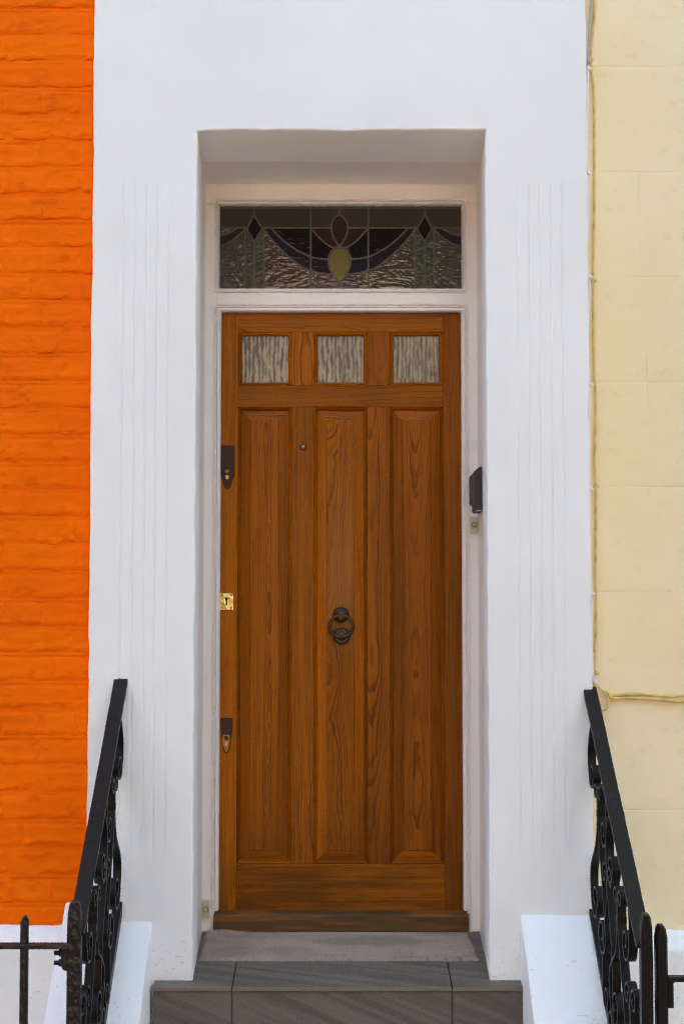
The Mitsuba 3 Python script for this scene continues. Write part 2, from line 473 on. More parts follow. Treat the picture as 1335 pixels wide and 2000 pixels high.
GL = [ax(v, 500, 0) for v in (240.3, 262.5, 284.7, 305.4, 328.0)]
GR = [ax(v, 500, 0) for v in (1009.4, 1031.6, 1052.3, 1075.0, 1096.4)]
GZ1, GZ0 = az(359, 0), az(1676, 0)


def flute(x, z, groove, depth):
    g = np.clip(1 - np.abs(x - groove) / 0.0055, 0, 1)
    wear = 0.5 + 1.0 * np.clip(N3(x * 0 + groove, 0, z, (9, 1, 1.4), 21, 2) + 0.5, 0, 1)
    e = np.clip((GZ1 - z) / 0.012, 0, 1) * np.clip((z - GZ0) / 0.05, 0, 1)
    return depth * g * g * (3 - 2 * g) * e * wear


def front_xs():
    xs = [XL, XL + 0.004, XL + 0.03, OL - R, OR + R, XR - 0.03, XR - 0.004, XR]
    xs += list(np.linspace(XL + 0.06, OL - R - 0.03, 9)) + list(np.linspace(OR + R + 0.03, XR - 0.06, 9)) + list(np.linspace(OL + 0.03, OR - 0.03, 22))
    for g in GL + GR: xs += [g - 0.0056, g - 0.0037, g - 0.0018, g, g + 0.0018, g + 0.0037, g + 0.0056]
    return np.array(sorted(set(np.round(xs, 6))))


zs = np.array(sorted(set(np.round(np.r_[np.arange(-0.05, 3.6, 0.016), ZS + R, np.arange(3.62, ZTOP + 0.01, 0.18)], 6))))
xs = front_xs()
X, Z = np.meshgrid(xs, zs, indexing='ij')
Yw = wall_y(X, Z)
for g in GL: Yw = Yw + flute(X, Z, g, 0.0030)
for g in GR: Yw = Yw + flute(X, Z, g, 0.0026)
edge_l = N3(0, 0, zs, (1, 1, 6), 31, 3) * 0.006 + N3(0, 0, zs, (1, 1, 30), 32, 2) * 0.0022
edge_r = N3(4, 0, zs, (1, 1, 9), 33, 3) * 0.008
Xd = X.copy()
for i, sgn, e in ((0, 1, edge_l), (1, 1, edge_l), (len(xs) - 1, 1, edge_r), (len(xs) - 2, 1, edge_r)): Xd[i] += sgn * e
Yw[0] += 0.003; Yw[-1] += 0.003
P = np.stack([Xd, Yw, Z], -1)
front = grid(P)
cen = np.stack([X, Z], -1).reshape(-1, 2)[front.faces].mean(1)
front.update_faces(~((cen[:, 0] > OL - R) & (cen[:, 0] < OR + R) & (cen[:, 1] < ZS + R)))
front.invert()
ret_l = grid(np.stack([np.stack([Xd[0], Yw[0], zs], -1), np.stack([Xd[0] + 0.002, Yw[0] * 0 + 0.16, zs], -1)], 0))
ret_r = grid(np.stack([np.stack([Xd[-1] - 0.002, Yw[0] * 0 + 0.2, zs], -1), np.stack([Xd[-1], Yw[-1], zs], -1)], 0))
wall = thing('doorway_wall', 'white rendered house wall with shallow vertical flutes either side of the recessed brown door', 'wall')
obj('front_face', cat([front, ret_l, ret_r]), 'm_white', wall, smooth=45)

zj = np.arange(ZT - 0.1, ZS + R + 0.001, 0.012); zj[-1] = ZS + R
q = np.linspace(0, math.pi / 2, 6)
for sgn, o, name in ((1, OL, 'reveal'), (-1, OR, 'reveal')):
    prof = [(o - sgn * R + sgn * R * math.sin(a), R - R * math.cos(a)) for a in q] + [(o - sgn * 0.001 * i, R + (YN - R) * i / 6) for i in range(1, 7)]
    prof = np.array(prof)
    wob = (N3(o, 0, zj, (7, 1, 11), 41 + sgn, 3) * 0.006 + N3(o, 0, zj, (7, 1, 50), 43 + sgn, 2) * 0.0022)
    fall = np.clip(1 - prof[:, 1] / 0.12, 0.15, 1)
    PP = np.zeros((len(prof), len(zj), 3))
    PP[..., 0] = prof[:, 0][:, None] + sgn * wob[None] * fall[:, None] * np.r_[0, np.ones(len(prof) - 1)][:, None]
    PP[..., 1] = prof[:, 1][:, None] + wall_y(prof[:, 0][:, None], zj[None]) * np.clip(1 - prof[:, 1] / 0.05, 0, 1)[:, None]
    PP[..., 2] = zj[None]
    g = grid(PP)
    if sgn < 0: pass
    else: g.invert()
    obj(name, g, 'm_white', wall, smooth=50)
xj = np.linspace(OL - R, OR + R, 110)
ZSB = az(316, YN)
prof = [(R - R * math.cos(a), ZS + R - R * math.sin(a)) for a in q] + [(R + (YN - R) * i / 8, ZS + (ZSB - ZS) * i / 8) for i in range(1, 9)]
prof = np.array(prof)
wob = N3(xj, 0, 0, (10, 1, 1), 51, 3) * 0.007 + N3(xj, 0, 0, (60, 1, 1), 52, 2) * 0.004
fall = np.clip(1 - prof[:, 0] / 0.05, 0.1, 1)
PP = np.zeros((len(prof), len(xj), 3))
PP[..., 0] = xj[None]
PP[..., 1] = prof[:, 0][:, None] + wall_y(xj[None], prof[:, 1][:, None]) * np.clip(1 - prof[:, 0] / 0.05, 0, 1)[:, None]
PP[..., 2] = prof[:, 1][:, None] - wob[None] * fall[:, None] * np.r_[0, np.ones(len(prof) - 1)][:, None]
obj('soffit', grid(PP), 'm_white', wall, smooth=50)
# masonry behind, so that no light leaks
obj('core', cat([cbox(XL + 0.02, OL - 0.012, 0.03, 0.8, -0.05, ZTOP, 0), cbox(OR + 0.012, XR - 0.02, 0.03, 0.8, -0.05, ZTOP, 0), cbox(OL - 0.05, OR + 0.05, 0.03, 0.8, ZS + 0.045, ZTOP + 0.002, 0)]), 'm_white', wall)

# ------------------------------------------------------------------ door frame
fr = thing('door_frame', 'cream painted timber door frame lining the recess around the brown door and its fanlight', 'door frame')
YD = YF + 0.022                                        # face of the door leaf
ZFL = az(1825, YF)                                     # floor at the frame
FL, FRT = ax(398, 1000, YF), ax(932.5, 1000, YF)       # visible outer edges of the frame
ZH1 = az(360, YF)
for xa, xb in ((OL - 0.006, FL), (OR + 0.006, FRT)):
    sg = 1 if xa < 0 else -1
    poly = Polygon([(xa, YN), (xb, YF + 0.02), (xb - sg * 0.05, YF + 0.02), (xa - sg * 0.05, YN)])
    obj('side_lining', extrude(poly, ZH1 + 0.25 - ZFL + 0.05, [[1, 0, 0, 0], [0, 1, 0, 0], [0, 0, 1, ZFL - 0.05]]), 'm_gloss', fr)
obj('head_lining', side(Polygon([(YN, ZSB), (YF + 0.02, ZH1), (YF + 0.02, ZH1 + 0.06), (YN, ZSB + 0.06)]), OL - 0.03, OR + 0.03), 'm_gloss', fr)
JL, JR = ax(422.5, 1000, YF), ax(909.0, 1000, YF)      # inner edges of the jambs
ZTR1, ZTR0 = az(568.5, YF), az(607.5, YF)                # transom rail
ZHD = az(397, YF)
obj('jamb', cbox(FL - 0.03, JL, YF, YF + 0.09, ZFL - 0.03, ZHD, 0.003), 'm_gloss', fr)
obj('jamb', cbox(JR, FRT + 0.03, YF, YF + 0.09, ZFL - 0.03, ZHD, 0.003), 'm_gloss', fr)
obj('head', cbox(FL - 0.03, FRT + 0.03, YF + 0.002, YF + 0.09, ZHD - 0.001, ZH1 + 0.03, 0.003), 'm_gloss', fr)
obj('transom_rail', cbox(JL - 0.004, JR + 0.004, YF + 0.001, YF + 0.09, ZTR0, ZTR1, 0.003), 'm_gloss', fr)
# planted mouldings round the fanlight and the door
s_ = 1 / 600.0
fx0, fx1, fz0, fz1 = ax(418.5, 480, YF), ax(911, 480, YF), az(570, YF), az(389, YF)
obj('moulding', nested(fx0, fx1, fz0, fz1, [(0, YF), (0, YF - 0.006), (2.5 * s_, YF - 0.008), (4.5 * s_, YF - 0.003), (5.5 * s_, YF + 0.001), (6.5 * s_, YF + 0.001), (7 * s_, YF + 0.008), (9.2 * s_, YF + 0.028)], cap=False), 'm_gloss', fr)


def ustrip(xl, xr, zt, zb, prof):
    """a moulding up the left side, over the head and down the right; prof (inset, y)."""
    v, f = [], []
    for u, y in prof:
        v += [(xl + u, y, zb), (xl + u, y, zt - u), (xr - u, y, zt - u), (xr - u, y, zb)]
    for s in range(len(prof) - 1):
        for i in range(3):
            a, b, c, d = 4 * s + i, 4 * s + i + 1, 4 * s + 5 + i, 4 * s + 4 + i
            f += [[a, b, c], [a, c, d]]
    return trimesh.Trimesh(np.array(v), np.array(f), process=False)


dl, drr, dt = ax(415.5, 1000, YF), ax(915.5, 1000, YF), az(593.5, YF)
obj('architrave', ustrip(dl, drr, dt, ZFL, [(0, YF - 0.001), (0, YF - 0.005), (2.0 * s_, YF - 0.0065), (3.4 * s_, YF - 0.003), (4.0 * s_, YF - 0.0005), (4.8 * s_, YF - 0.006), (6.2 * s_, YF - 0.006), (7.0 * s_, YF + 0.004)]), 'm_gloss', fr)
sl, sr, st = ax(422.6, 1000, YF), ax(908.8, 1000, YF), az(601, YF)
ZSTOP = az(1779, YF)
stop_prof = [(0, YF + 0.006), (0.0008, YF - 0.004), (4.6 * s_, YF - 0.005), (6.6 * s_, YF - 0.002), (7.0 * s_, YF + 0.02)]
obj('door_stop', ustrip(sl, sr, st, ZSTOP, stop_prof), 'm_gloss', fr)
obj('door_stop', cat([cbox(a, b, YF - 0.004, YF + 0.016, ZSTOP - 0.001, ZSTOP + 0.003, 0.001) for a, b in ((sl + .0008, sl + 6.5 * s_), (sr - 6.5 * s_, sr - .0008))]), 'm_gloss', fr)

# the hall behind
mat('m_hall', (0.16, 0.13, 0.10), 0.8, 0.2)
hx, hy0, hy1, hz0, hz1 = 0.95, YF + 0.096, 3.6, ZFL - 0.03, 3.35
hv = np.array([[sx * hx, y, z] for y in (hy0, hy1) for z in (hz0, hz1) for sx in (-1, 1)])
hall = trimesh.Trimesh(hv, [[0, 1, 4], [1, 5, 4], [2, 6, 3], [3, 6, 7], [0, 4, 2], [2, 4, 6], [1, 3, 5], [3, 7, 5], [4, 5, 6], [5, 7, 6]], process=False)
obj('hallway', cat([hall, cbox(-1.2, FL + 0.002, YF + 0.091, YF + 0.1, 0, 3.4, 0), cbox(FRT - 0.002, 1.2, YF + 0.091, YF + 0.1, 0, 3.4, 0), cbox(-0.6, 0.6, YF + 0.091, YF + 0.1, ZHD, 3.4, 0)]), 'm_hall', kind='structure', label='dark hall behind the door')

# ------------------------------------------------------------------ front door
door = thing('front_door', 'varnished oak front door with three small square panes over three tall raised panels', 'door')
wseed = [0]


def wuv(pith, horizontal=False):
    wseed[0] += 1
    r = random.Random(100 + wseed[0])
    s = 0.1 + 0.8 * r.random()
    return (pith, -s if horizontal else s)


def dx(px): return ax(px, 1150, YD)
def dz(py): return az(py, YD)


DL, DR_, DT, DB = dx(426.5), dx(905), dz(611.5), dz(1800)
YB = YD + 0.044
cols = [(463.0, 569.0), (612.5, 717.0), (761.5, 866.0)]
cols = [(dx(a), dx(b)) for a, b in cols]
zg1, zg0 = dz(648), dz(753)
zp1, zp0 = dz(795), dz(1688)
c = 0.0012
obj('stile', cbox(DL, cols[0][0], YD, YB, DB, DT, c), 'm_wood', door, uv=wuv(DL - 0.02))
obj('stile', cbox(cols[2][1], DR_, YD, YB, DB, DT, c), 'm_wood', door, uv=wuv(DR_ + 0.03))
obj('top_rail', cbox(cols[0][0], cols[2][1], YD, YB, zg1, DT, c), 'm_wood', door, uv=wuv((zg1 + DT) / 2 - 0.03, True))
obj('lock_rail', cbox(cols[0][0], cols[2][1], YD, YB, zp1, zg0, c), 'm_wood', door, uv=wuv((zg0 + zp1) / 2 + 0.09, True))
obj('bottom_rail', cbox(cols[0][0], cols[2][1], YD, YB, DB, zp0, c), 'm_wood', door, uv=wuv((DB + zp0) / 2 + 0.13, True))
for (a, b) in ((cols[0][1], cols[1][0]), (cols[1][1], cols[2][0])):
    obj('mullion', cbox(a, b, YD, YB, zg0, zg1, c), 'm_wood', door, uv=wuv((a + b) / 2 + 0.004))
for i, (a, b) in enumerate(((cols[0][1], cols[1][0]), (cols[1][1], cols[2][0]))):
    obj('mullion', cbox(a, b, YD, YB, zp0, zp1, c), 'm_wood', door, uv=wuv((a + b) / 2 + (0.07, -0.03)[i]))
for a, b in cols:                                       # the glazed lights
    w = 7.0 / 599
    bead = [(0, YD + 0.0008), (0.0014, YD + 0.0030), (w * 0.35, YD + 0.001), (w * 0.75, YD + 0.004), (w, YD + 0.011), (w, YD + 0.018)]
    for i, mm in enumerate(trapezoids(a, b, zg0, zg1, bead)):
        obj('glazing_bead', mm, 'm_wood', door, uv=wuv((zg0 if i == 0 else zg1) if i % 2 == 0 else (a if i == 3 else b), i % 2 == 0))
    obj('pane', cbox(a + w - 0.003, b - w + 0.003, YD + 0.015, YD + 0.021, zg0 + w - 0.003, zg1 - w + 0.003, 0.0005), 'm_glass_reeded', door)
for k, (a, b) in enumerate(cols):                       # the raised panels
    w = 5.5 / 599
    bead = [(0, YD + 0.0008), (0.0014, YD + 0.0034), (w * 0.35, YD + 0.0015), (w * 0.8, YD + 0.0065), (w, YD + 0.0125), (w + 0.0012, YD + 0.0145)]
    for i, mm in enumerate(trapezoids(a, b, zp0, zp1, bead)):
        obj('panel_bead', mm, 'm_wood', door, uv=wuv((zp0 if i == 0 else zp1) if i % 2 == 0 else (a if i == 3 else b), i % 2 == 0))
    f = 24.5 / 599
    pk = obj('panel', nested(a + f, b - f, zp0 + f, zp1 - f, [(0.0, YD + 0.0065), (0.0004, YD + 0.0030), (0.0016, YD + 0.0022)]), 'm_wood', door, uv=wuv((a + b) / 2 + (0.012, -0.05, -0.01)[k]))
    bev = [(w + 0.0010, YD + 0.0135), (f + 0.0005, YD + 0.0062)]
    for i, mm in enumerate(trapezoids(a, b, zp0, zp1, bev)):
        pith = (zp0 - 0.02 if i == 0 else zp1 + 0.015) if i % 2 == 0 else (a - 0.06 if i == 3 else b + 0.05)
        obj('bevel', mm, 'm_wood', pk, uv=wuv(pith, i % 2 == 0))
wb0, wb1 = az(1819, YF - 0.012), az(1786, YF - 0.012)
poly = Polygon([(YF - 0.014, wb0), (YF - 0.014, wb1 - 0.008), (YF - 0.008, wb1 - 0.001), (YD + 0.001, wb1 + 0.006), (YD + 0.03, wb1 + 0.006), (YD + 0.03, wb0)])
obj('weatherboard', side(poly, ax(416.5, 1800, YF - 0.012), ax(915.5, 1800, YF - 0.012)), 'm_board', door, label='dark weathered board across the foot of the door')

# locks, spyhole, keyhole plate, knocker
YH = YD


def lock_cover(pts, name, label, mid, brassy):
    poly = Polygon([(ax(x, y, YH), az(y, YH)) for x, y in pts]).buffer(-0.0055).buffer(0.0055, 8)
    k = obj(name, bevel_plate(poly, YH - 0.006, YH + 0.001, 0.0018), 'm_bronze_dark', door, smooth=30, label=label)
    return k


k = lock_cover([(431.3, 870), (457.8, 870), (457.6, 925), (450.5, 950), (447, 954.5), (441.5, 954.5), (438, 950), (431.6, 925)], 'lock_cover', 'upper dark bronze lock cover with a tapered foot', 921, False)
cx, cz = ax(443.8, 921, YH), az(921, YH)
obj('cylinder', lathe_y([(0.0055, YH - 0.012), (0.0095, YH - 0.0115), (0.0118, YH - 0.009), (0.0122, YH - 0.004)], cx, cz), 'm_bronze', k, smooth=40)
obj('core', lathe_y([(0.0044, YH - 0.0142), (0.0054, YH - 0.0132), (0.0056, YH - 0.011)], cx, cz), 'm_old_brass', k, smooth=40)
obj('keyway', cbox(cx - 0.0011, cx + 0.0011, YH - 0.0152, YH - 0.013, cz - 0.001, cz + 0.0036, 0.0003), 'm_black_hole', k)
tz = az(932.5, YH)
obj('keyhole_tab', bevel_plate(Polygon([(cx - .005, tz + .007), (cx + .005, tz + .007), (cx + .005, tz - .003), (cx + .003, tz - .0065), (cx - .003, tz - .0065), (cx - .005, tz - .003)]), YH - 0.009, YH - 0.005, 0.0012), 'm_new_brass', k, smooth=30, label='small bright brass tab below the upper lock')
k = lock_cover([(430.3, 1402.5), (454.3, 1402.5), (453.8, 1428), (448.5, 1461), (445, 1469.5), (440.5, 1470.5), (437, 1467), (431.6, 1428)], 'lock_cover', 'lower dark lock cover tapering to a brass tip', 1440, True)
ins = Polygon([(ax(x, y, YH), az(y, YH)) for x, y in ((436.0, 1435), (448.5, 1435), (448.8, 1446), (446.0, 1463), (443, 1468.5), (440.8, 1468.5), (438.0, 1463), (434.2, 1446))]).buffer(-0.001).buffer(0.001, 4)
obj('brass_inset', bevel_plate(ins, YH - 0.0078, YH - 0.004, 0.001), 'm_old_brass', k, smooth=30)
cx, cz = ax(442.0, 1441.5, YH), az(1441.5, YH)
obj('cylinder', lathe_y([(0.0045, YH - 0.011), (0.0066, YH - 0.0105), (0.0074, YH - 0.0075)], cx, cz), 'm_bronze', k, smooth=40)
obj('keyway', cbox(cx - 0.001, cx + 0.001, YH - 0.012, YH - 0.01, cz - 0.001, cz + 0.003, 0.0003), 'm_black_hole', k)
tz = az(1453, YH)
obj('keyhole_tab', bevel_plate(Polygon([(cx - .0042, tz + .008), (cx + .0042, tz + .008), (cx + .0042, tz - .004), (cx + .0022, tz - .0072), (cx - .0022, tz - .0072), (cx - .0042, tz - .004)]), YH - 0.0098, YH - 0.007, 0.001), 'm_new_brass', k, smooth=30)

cx, cz = ax(592, 872.8, YH), az(872.8, YH)
k = obj('spyhole', lathe_y([(0.0062, YH - 0.0060), (0.0085, YH - 0.0062), (0.0105, YH - 0.0045), (0.0114, YH - 0.0005), (0.0114, YH + 0.001)], cx, cz), 'm_bronze', door, smooth=40, label='small round spyhole')
obj('lens', lathe_y([(0.0001, YH - 0.0095), (0.003, YH - 0.0088), (0.0052, YH - 0.0072), (0.0060, YH - 0.005)], cx, cz), 'm_steel', k, smooth=True)

bx0, bx1, bz1, bz0 = ax(430.0, 1158.5, YH), ax(455.5, 1158.5, YH), az(1158.5, YH), az(1191.5, YH)
kx, kz = ax(442.3, 1170, YH), az(1170, YH)
kh = Point(kx, kz).buffer(0.0042, 10).union(sbox(kx - 0.0024, kz - 0.021, kx + 0.0024, kz))
k = obj('keyhole_plate', cat([bevel_plate(sbox(bx0, bz0, bx1, bz1), YH - 0.004, YH + 0.001, 0.0012), nested(bx0 + .0022, bx1 - .0022, bz0 + .0022, bz1 - .0022, [(0, YH - 0.004), (0.0006, YH - 0.0052), (0.0016, YH - 0.0052), (0.0022, YH - 0.004)], cap=False)]), 'm_brass', door, smooth=30, label='polished brass keyhole plate')
obj('keyhole', plate(kh, YH - 0.0046, YH - 0.0035), 'm_black_hole', k)
for sx, sz in ((0.0062, 0.0075), (-0.0062, 0.0075), (0.0062, -0.0075), (-0.0062, -0.0075)):
    xx, zz = (bx0 + sx if sx > 0 else bx1 + sx), (bz0 + sz if sz > 0 else bz1 + sz)
    obj('screw', lathe_y([(0.0008, YH - 0.0054), (0.0022, YH - 0.0052), (0.0030, YH - 0.0046), (0.0034, YH - 0.0036)], xx, zz, 12), 'm_old_brass', k, smooth=40)

kn = obj('knocker', lathe_y([(0.006, YH - 0.020), (0.012, YH - 0.018), (0.0145, YH - 0.010), (0.018, YH - 0.0085), (0.0205, YH - 0.0095), (0.0235, YH - 0.006), (0.0262, YH - 0.005), (0.0265, YH + 0.001)], ax(665.3, 1200.5, YH), az(1200.5, YH)), 'm_bronze', door, smooth=40, label='dark bronze ring door knocker')
ux, uz = ax(665.3, 1203, YH), az(1203, YH)
obj('lug', cat([cbox(ux - 0.0052, ux + 0.0052, YH - 0.034, YH - 0.008, uz - 0.012, uz + 0.006, 0.002), tube([(ux - 0.013, YH - 0.027, uz - 0.004), (ux + 0.013, YH - 0.027, uz - 0.004)], 0.0052, 12)]), 'm_bronze', kn, smooth=35)
lx, lz = ax(666.6, 1242, YH), az(1242, YH)
obj('striker', lathe_y([(0.006, YH - 0.016), (0.012, YH - 0.0145), (0.0150, YH - 0.009), (0.019, YH - 0.0082), (0.0215, YH - 0.0092), (0.0250, YH - 0.006), (0.0280, YH - 0.005), (0.0282, YH + 0.001)], lx, lz), 'm_bronze', kn, smooth=40)
rc = np.array([ax(666.2, 1222.5, YH), az(1222.5, YH)])
g = np.arange(64) * 2 * np.pi / 64
rr, rw = 0.0365, 0.0062 * (1 + 0.12 * np.cos(g * 1.0 + math.pi / 2))
obj('ring', tube([(rc[0] + rr * math.cos(a), YH - 0.029 + 0.007 * (math.sin(a) < 0) * -math.sin(a), rc[1] + rr * 0.94 * math.sin(a)) for a in g], 0.0057 - 0.0007 * np.sin(g), 12, closed=True), 'm_bronze', kn, smooth=True)
bz = rc[1] - rr * 0.94
obj('ring_boss', cat([tube([(rc[0] + d, YH - 0.022, bz) for d in np.linspace(-0.013, 0.013, 15)], [0.0056, 0.0066, 0.0070, 0.0060, 0.0054, 0.0068, 0.0082, 0.0086, 0.0082, 0.0068, 0.0054, 0.0060, 0.0070, 0.0066, 0.0056], 14)]), 'm_bronze', kn, smooth=40)

# ------------------------------------------------------------------ stained glass fanlight
sg = thing('stained_glass_window', 'leaded stained glass fanlight with blue swags and a yellow drop above the door', 'window')
YG = YF + 0.030
A0 = (400.0, 380.0); K = 280 / 1335.0


def gp(u, v): return (A0[0] + u * K, A0[1] + v * K)       # coordinates of an enlarged view of the left half
MX = 662.7


def curve(pts, n=24):
    p = smooth_path(pts, n)
    return [tuple(q) for q in p]


half = []
def H(*pts, smooth=True):
    q = [gp(*p_) for p_ in (curve(pts) if smooth and len(pts) > 2 else pts)]
    q = [(MX if abs(x - MX) < 0.8 else x, y) for x, y in q]
    for i, j in ((0, 1), (-1, -2)):                  # run a little past the joint, so that the pieces close
        if abs(q[i][0] - MX) < 1e-6: continue
        d = np.subtract(q[i], q[j]); d = d / np.linalg.norm(d) * 0.9
        q[i] = (q[i][0] + d[0], q[i][1] + d[1])
    half.append(q)


H((455, 112), (455, 188)); H((985, 112), (985, 905)); H((985, 308), (1178, 308))
H((390, 318), (455, 188), smooth=False); H((455, 188), (535, 315)); H((535, 315), (460, 440)); H((460, 440), (390, 318))
H((375, 308), (375, 905)); H((550, 308), (550, 905)); H((460, 440), (457, 792))
H((457, 792), (437, 845), (415, 905)); H((457, 792), (478, 845), (500, 905))
H((550, 308), (985, 308)); H((535, 315), (550, 308)); H((390, 318), (375, 308)); H((88, 308), (375, 308))
H((375, 320), (270, 415), (190, 460), (105, 485), (85, 489)); H((300, 308), (240, 350), (180, 372), (105, 390), (85, 393))
H((615, 308), (730, 425), (850, 512), (985, 578)); H((985, 578), (1060, 594), (1150, 600), (1160, 600))
H((552, 320), (640, 440), (760, 560), (870, 650), (985, 705)); H((985, 705), (1080, 730), (1160, 740), (1195, 742))
H((985, 308), (1060, 395), (1120, 450), (1190, 490), (1252, 492))
H((1252, 188), (1195, 235), (1175, 300), (1190, 380), (1220, 440), (1252, 480))
H((1252, 480), (1175, 530), (1148, 600), (1160, 680), (1200, 760), (1252, 825))
H((995, 700), (1000, 712), (1030, 790), (1080, 840), (1150, 866), (1225, 850), (1252, 825))
lines = []
for h in half:
    lines.append(LineString(h)); lines.append(LineString([(2 * MX - x, y) for x, y in h]))
gx0, gx1, gy0, gy1 = 423.5, 905.0, 400.5, 569.0
lines += [LineString([(gx0, 406), (gx1, 406)]), LineString([(MX, 400), (MX, 420)]), LineString([(MX, 553), (MX, 570)])]
rect = sbox(gx0, gy0, gx1, gy1)
net = unary_union([l.intersection(rect) for l in lines] + [rect.exterior])
tow = lambda g_: Polygon([(ax(x, y, YG), az(y, YG)) for x, y in g_.exterior.coords])


def colour_of(pt):
    x, y = pt
    x = x if x <= MX else 2 * MX - x
    u, v = (x - A0[0]) / K, (y - A0[1]) / K
    def inside(*q): return Polygon(q).contains(Point(u, v))
    if u > 1170 and 188 < v < 482 and inside((1252, 188), (1195, 235), (1172, 300), (1190, 380), (1220, 440), (1252, 482), (1330, 480), (1330, 188)): return 'm_glass_red'
    if inside((1255, 482), (1175, 530), (1148, 600), (1160, 680), (1200, 760), (1255, 825)): return 'm_glass_amber'
    if inside((390, 318), (455, 188), (535, 315), (460, 440)): return 'm_glass_black'
    if v < 306: return 'm_glass_plain'
    if 375 < u < 550: return 'm_glass_rose' if inside((457, 792), (415, 905), (500, 905)) else 'm_glass_green'
    if u > 985:
        if inside((985, 308), (1060, 395), (1120, 450), (1190, 490), (1252, 492), (1180, 310)): return 'm_glass_red'
        if inside((1000, 712), (1030, 790), (1080, 840), (1150, 866), (1225, 850), (1252, 825), (1195, 742), (1080, 730)): return 'm_glass_violet'
        if v < 590: return 'm_glass_black'
        if v < 735: return 'm_glass_navy'
        return 'm_glass_clear'
    if 550 < u <= 985:
        if inside((615, 300), (730, 425), (850, 512), (990, 580), (990, 300)): return 'm_glass_black'
        if inside((540, 305), (552, 320), (640, 440), (760, 560), (870, 650), (985, 706), (985, 578), (850, 512), (730, 425), (615, 305)): return 'm_glass_navy'
    if u < 375 and inside((375, 322), (270, 415), (190, 460), (70, 495), (70, 398), (180, 372), (240, 350), (300, 306), (375, 306)): return 'm_glass_navy'
    return 'm_glass_clear'


names = {'m_glass_red': 'dark red glass', 'm_glass_amber': 'yellow drop shaped glass', 'm_glass_navy': 'dark blue glass', 'm_glass_black': 'nearly black blue glass', 'm_glass_green': 'green rippled glass', 'm_glass_violet': 'violet glass', 'm_glass_rose': 'rose glass'}
for pg in sorted(polygonize(unary_union(net)), key=lambda g_: (round(g_.centroid.x, 1), round(g_.centroid.y, 1))):
    if pg.area < 4: continue
    cname = colour_of(pg.representative_point().coords[0])
    tilt = (rng.random() - 0.5) * 0.012, (rng.random() - 0.5) * 0.02
    w = tow(pg).simplify(0.0003)
    mm = plate(w, YG + 0.0025, YG + 0.0050)
    cc = mm.vertices.mean(0)
    mm.vertices[:, 1] += (mm.vertices[:, 0] - cc[0]) * tilt[0] + (mm.vertices[:, 2] - cc[2]) * tilt[1]
    lab = {'label': names[cname]} if cname in names else {}
    obj('pane', mm, cname, sg, **lab)
came = unary_union([l.intersection(rect).buffer(1.75, 4) for l in lines]).intersection(rect)
joints = [gp(985, 308), gp(985, 580), gp(985, 705), gp(375, 315), gp(545, 315), gp(455, 186), gp(460, 442), gp(1252, 484), gp(1165, 308)]
came = unary_union([came] + [Point(x, y).buffer(2.9, 5) for x, y in joints] + [Point(2 * MX - x, y).buffer(2.9, 5) for x, y in joints]).intersection(rect)
ms = []
for g_ in getattr(came, 'geoms', [came]):
    w = Polygon([(ax(x, y, YG), az(y, YG)) for x, y in g_.exterior.coords], [[(ax(x, y, YG), az(y, YG)) for x, y in h.coords] for h in g_.interiors]).simplify(0.0002)
    ms.append(plate(w, YG, YG + 0.006))
obj('lead_came', cat(ms), 'm_lead', sg)
obj('putty', nested(ax(423.0, 480, YG), ax(905.6, 480, YG), az(570, YG), az(400, YG), [(-0.004, YG - 0.003), (0.0010, YG - 0.003), (0.0038, YG + 0.004)], cap=False), 'm_gloss', sg)
obj('backing', cbox(fx0, fx1, YG + 0.012, YG + 0.03, fz0, fz1, 0), 'm_black_hole', sg)

# ------------------------------------------------------------------ doorbells and the black box on the reveal
def doorbell(px0, px1, py0, py1, bx, by, label):
    t = thing('doorbell', label, 'doorbell')
    x0, x1, z1, z0 = ax(px0, py0, YF), ax(px1, py0, YF), az(py0, YF), az(py1, YF)
    obj('plate', bevel_plate(sbox(x0, z0, x1, z1), YF - 0.011, YF - 0.0005, 0.0016), 'm_ivory', t, smooth=30)
    x, z = ax(bx, by, YF), az(by, YF)
    obj('collar', lathe_y([(0.0068, YF - 0.0118), (0.0086, YF - 0.0124), (0.0090, YF - 0.0108)], x, z), 'm_black_hole', t)
    obj('button', lathe_y([(0.0001, YF - 0.0152), (0.004, YF - 0.0149), (0.0064, YF - 0.0138), (0.0069, YF - 0.0115)], x, z), 'm_ivory', t, smooth=40)


doorbell(917.8, 931.5, 1010, 1041.5, 925.2, 1025, 'cream bell push on the right of the door frame below the black box')
doorbell(395.8, 408.6, 1757.5, 1792, 402.0, 1775.5, 'cream bell push low on the left of the door frame near the doormat')
kb = thing('entry_box', 'black plastic box fixed to the right side of the recess above a bell push', 'box')
XW = OR + 0.004
bx = ax(927.0, 950, 0.21); zz1, zz0 = az(911.5, 0.21), az(1000, 0.21)
r_ = XW - bx
arc = [(bx + r_ - r_ * math.cos(a), zz1 - 1.15 * r_ + 1.15 * r_ * math.sin(a)) for a in np.linspace(0, math.pi / 2, 8)]
obj('body', plate(Polygon(arc + [(XW, zz0), (bx + 0.003, zz0 + 0.002), (bx, zz0 + 0.005)]), 0.206, 0.32), 'm_black_plastic', kb, smooth=30)
b2 = ax(920.2, 950, 0.22)
obj('cover', bevel_plate(Polygon([(b2 + .002, az(926, .22)), (bx + .004, az(924.5, .22)), (bx + .004, az(986.5, .22)), (b2 + .003, az(984, .22)), (b2, az(980, .22)), (b2, az(929, .22))]), 0.219, 0.305, 0.002), 'm_dark_plastic', kb, smooth=30)
obj('foot_trim', cbox(bx + 0.002, XW, 0.2035, 0.216, zz0 + 0.004, zz0 + 0.006, 0.0004), 'm_steel', kb)

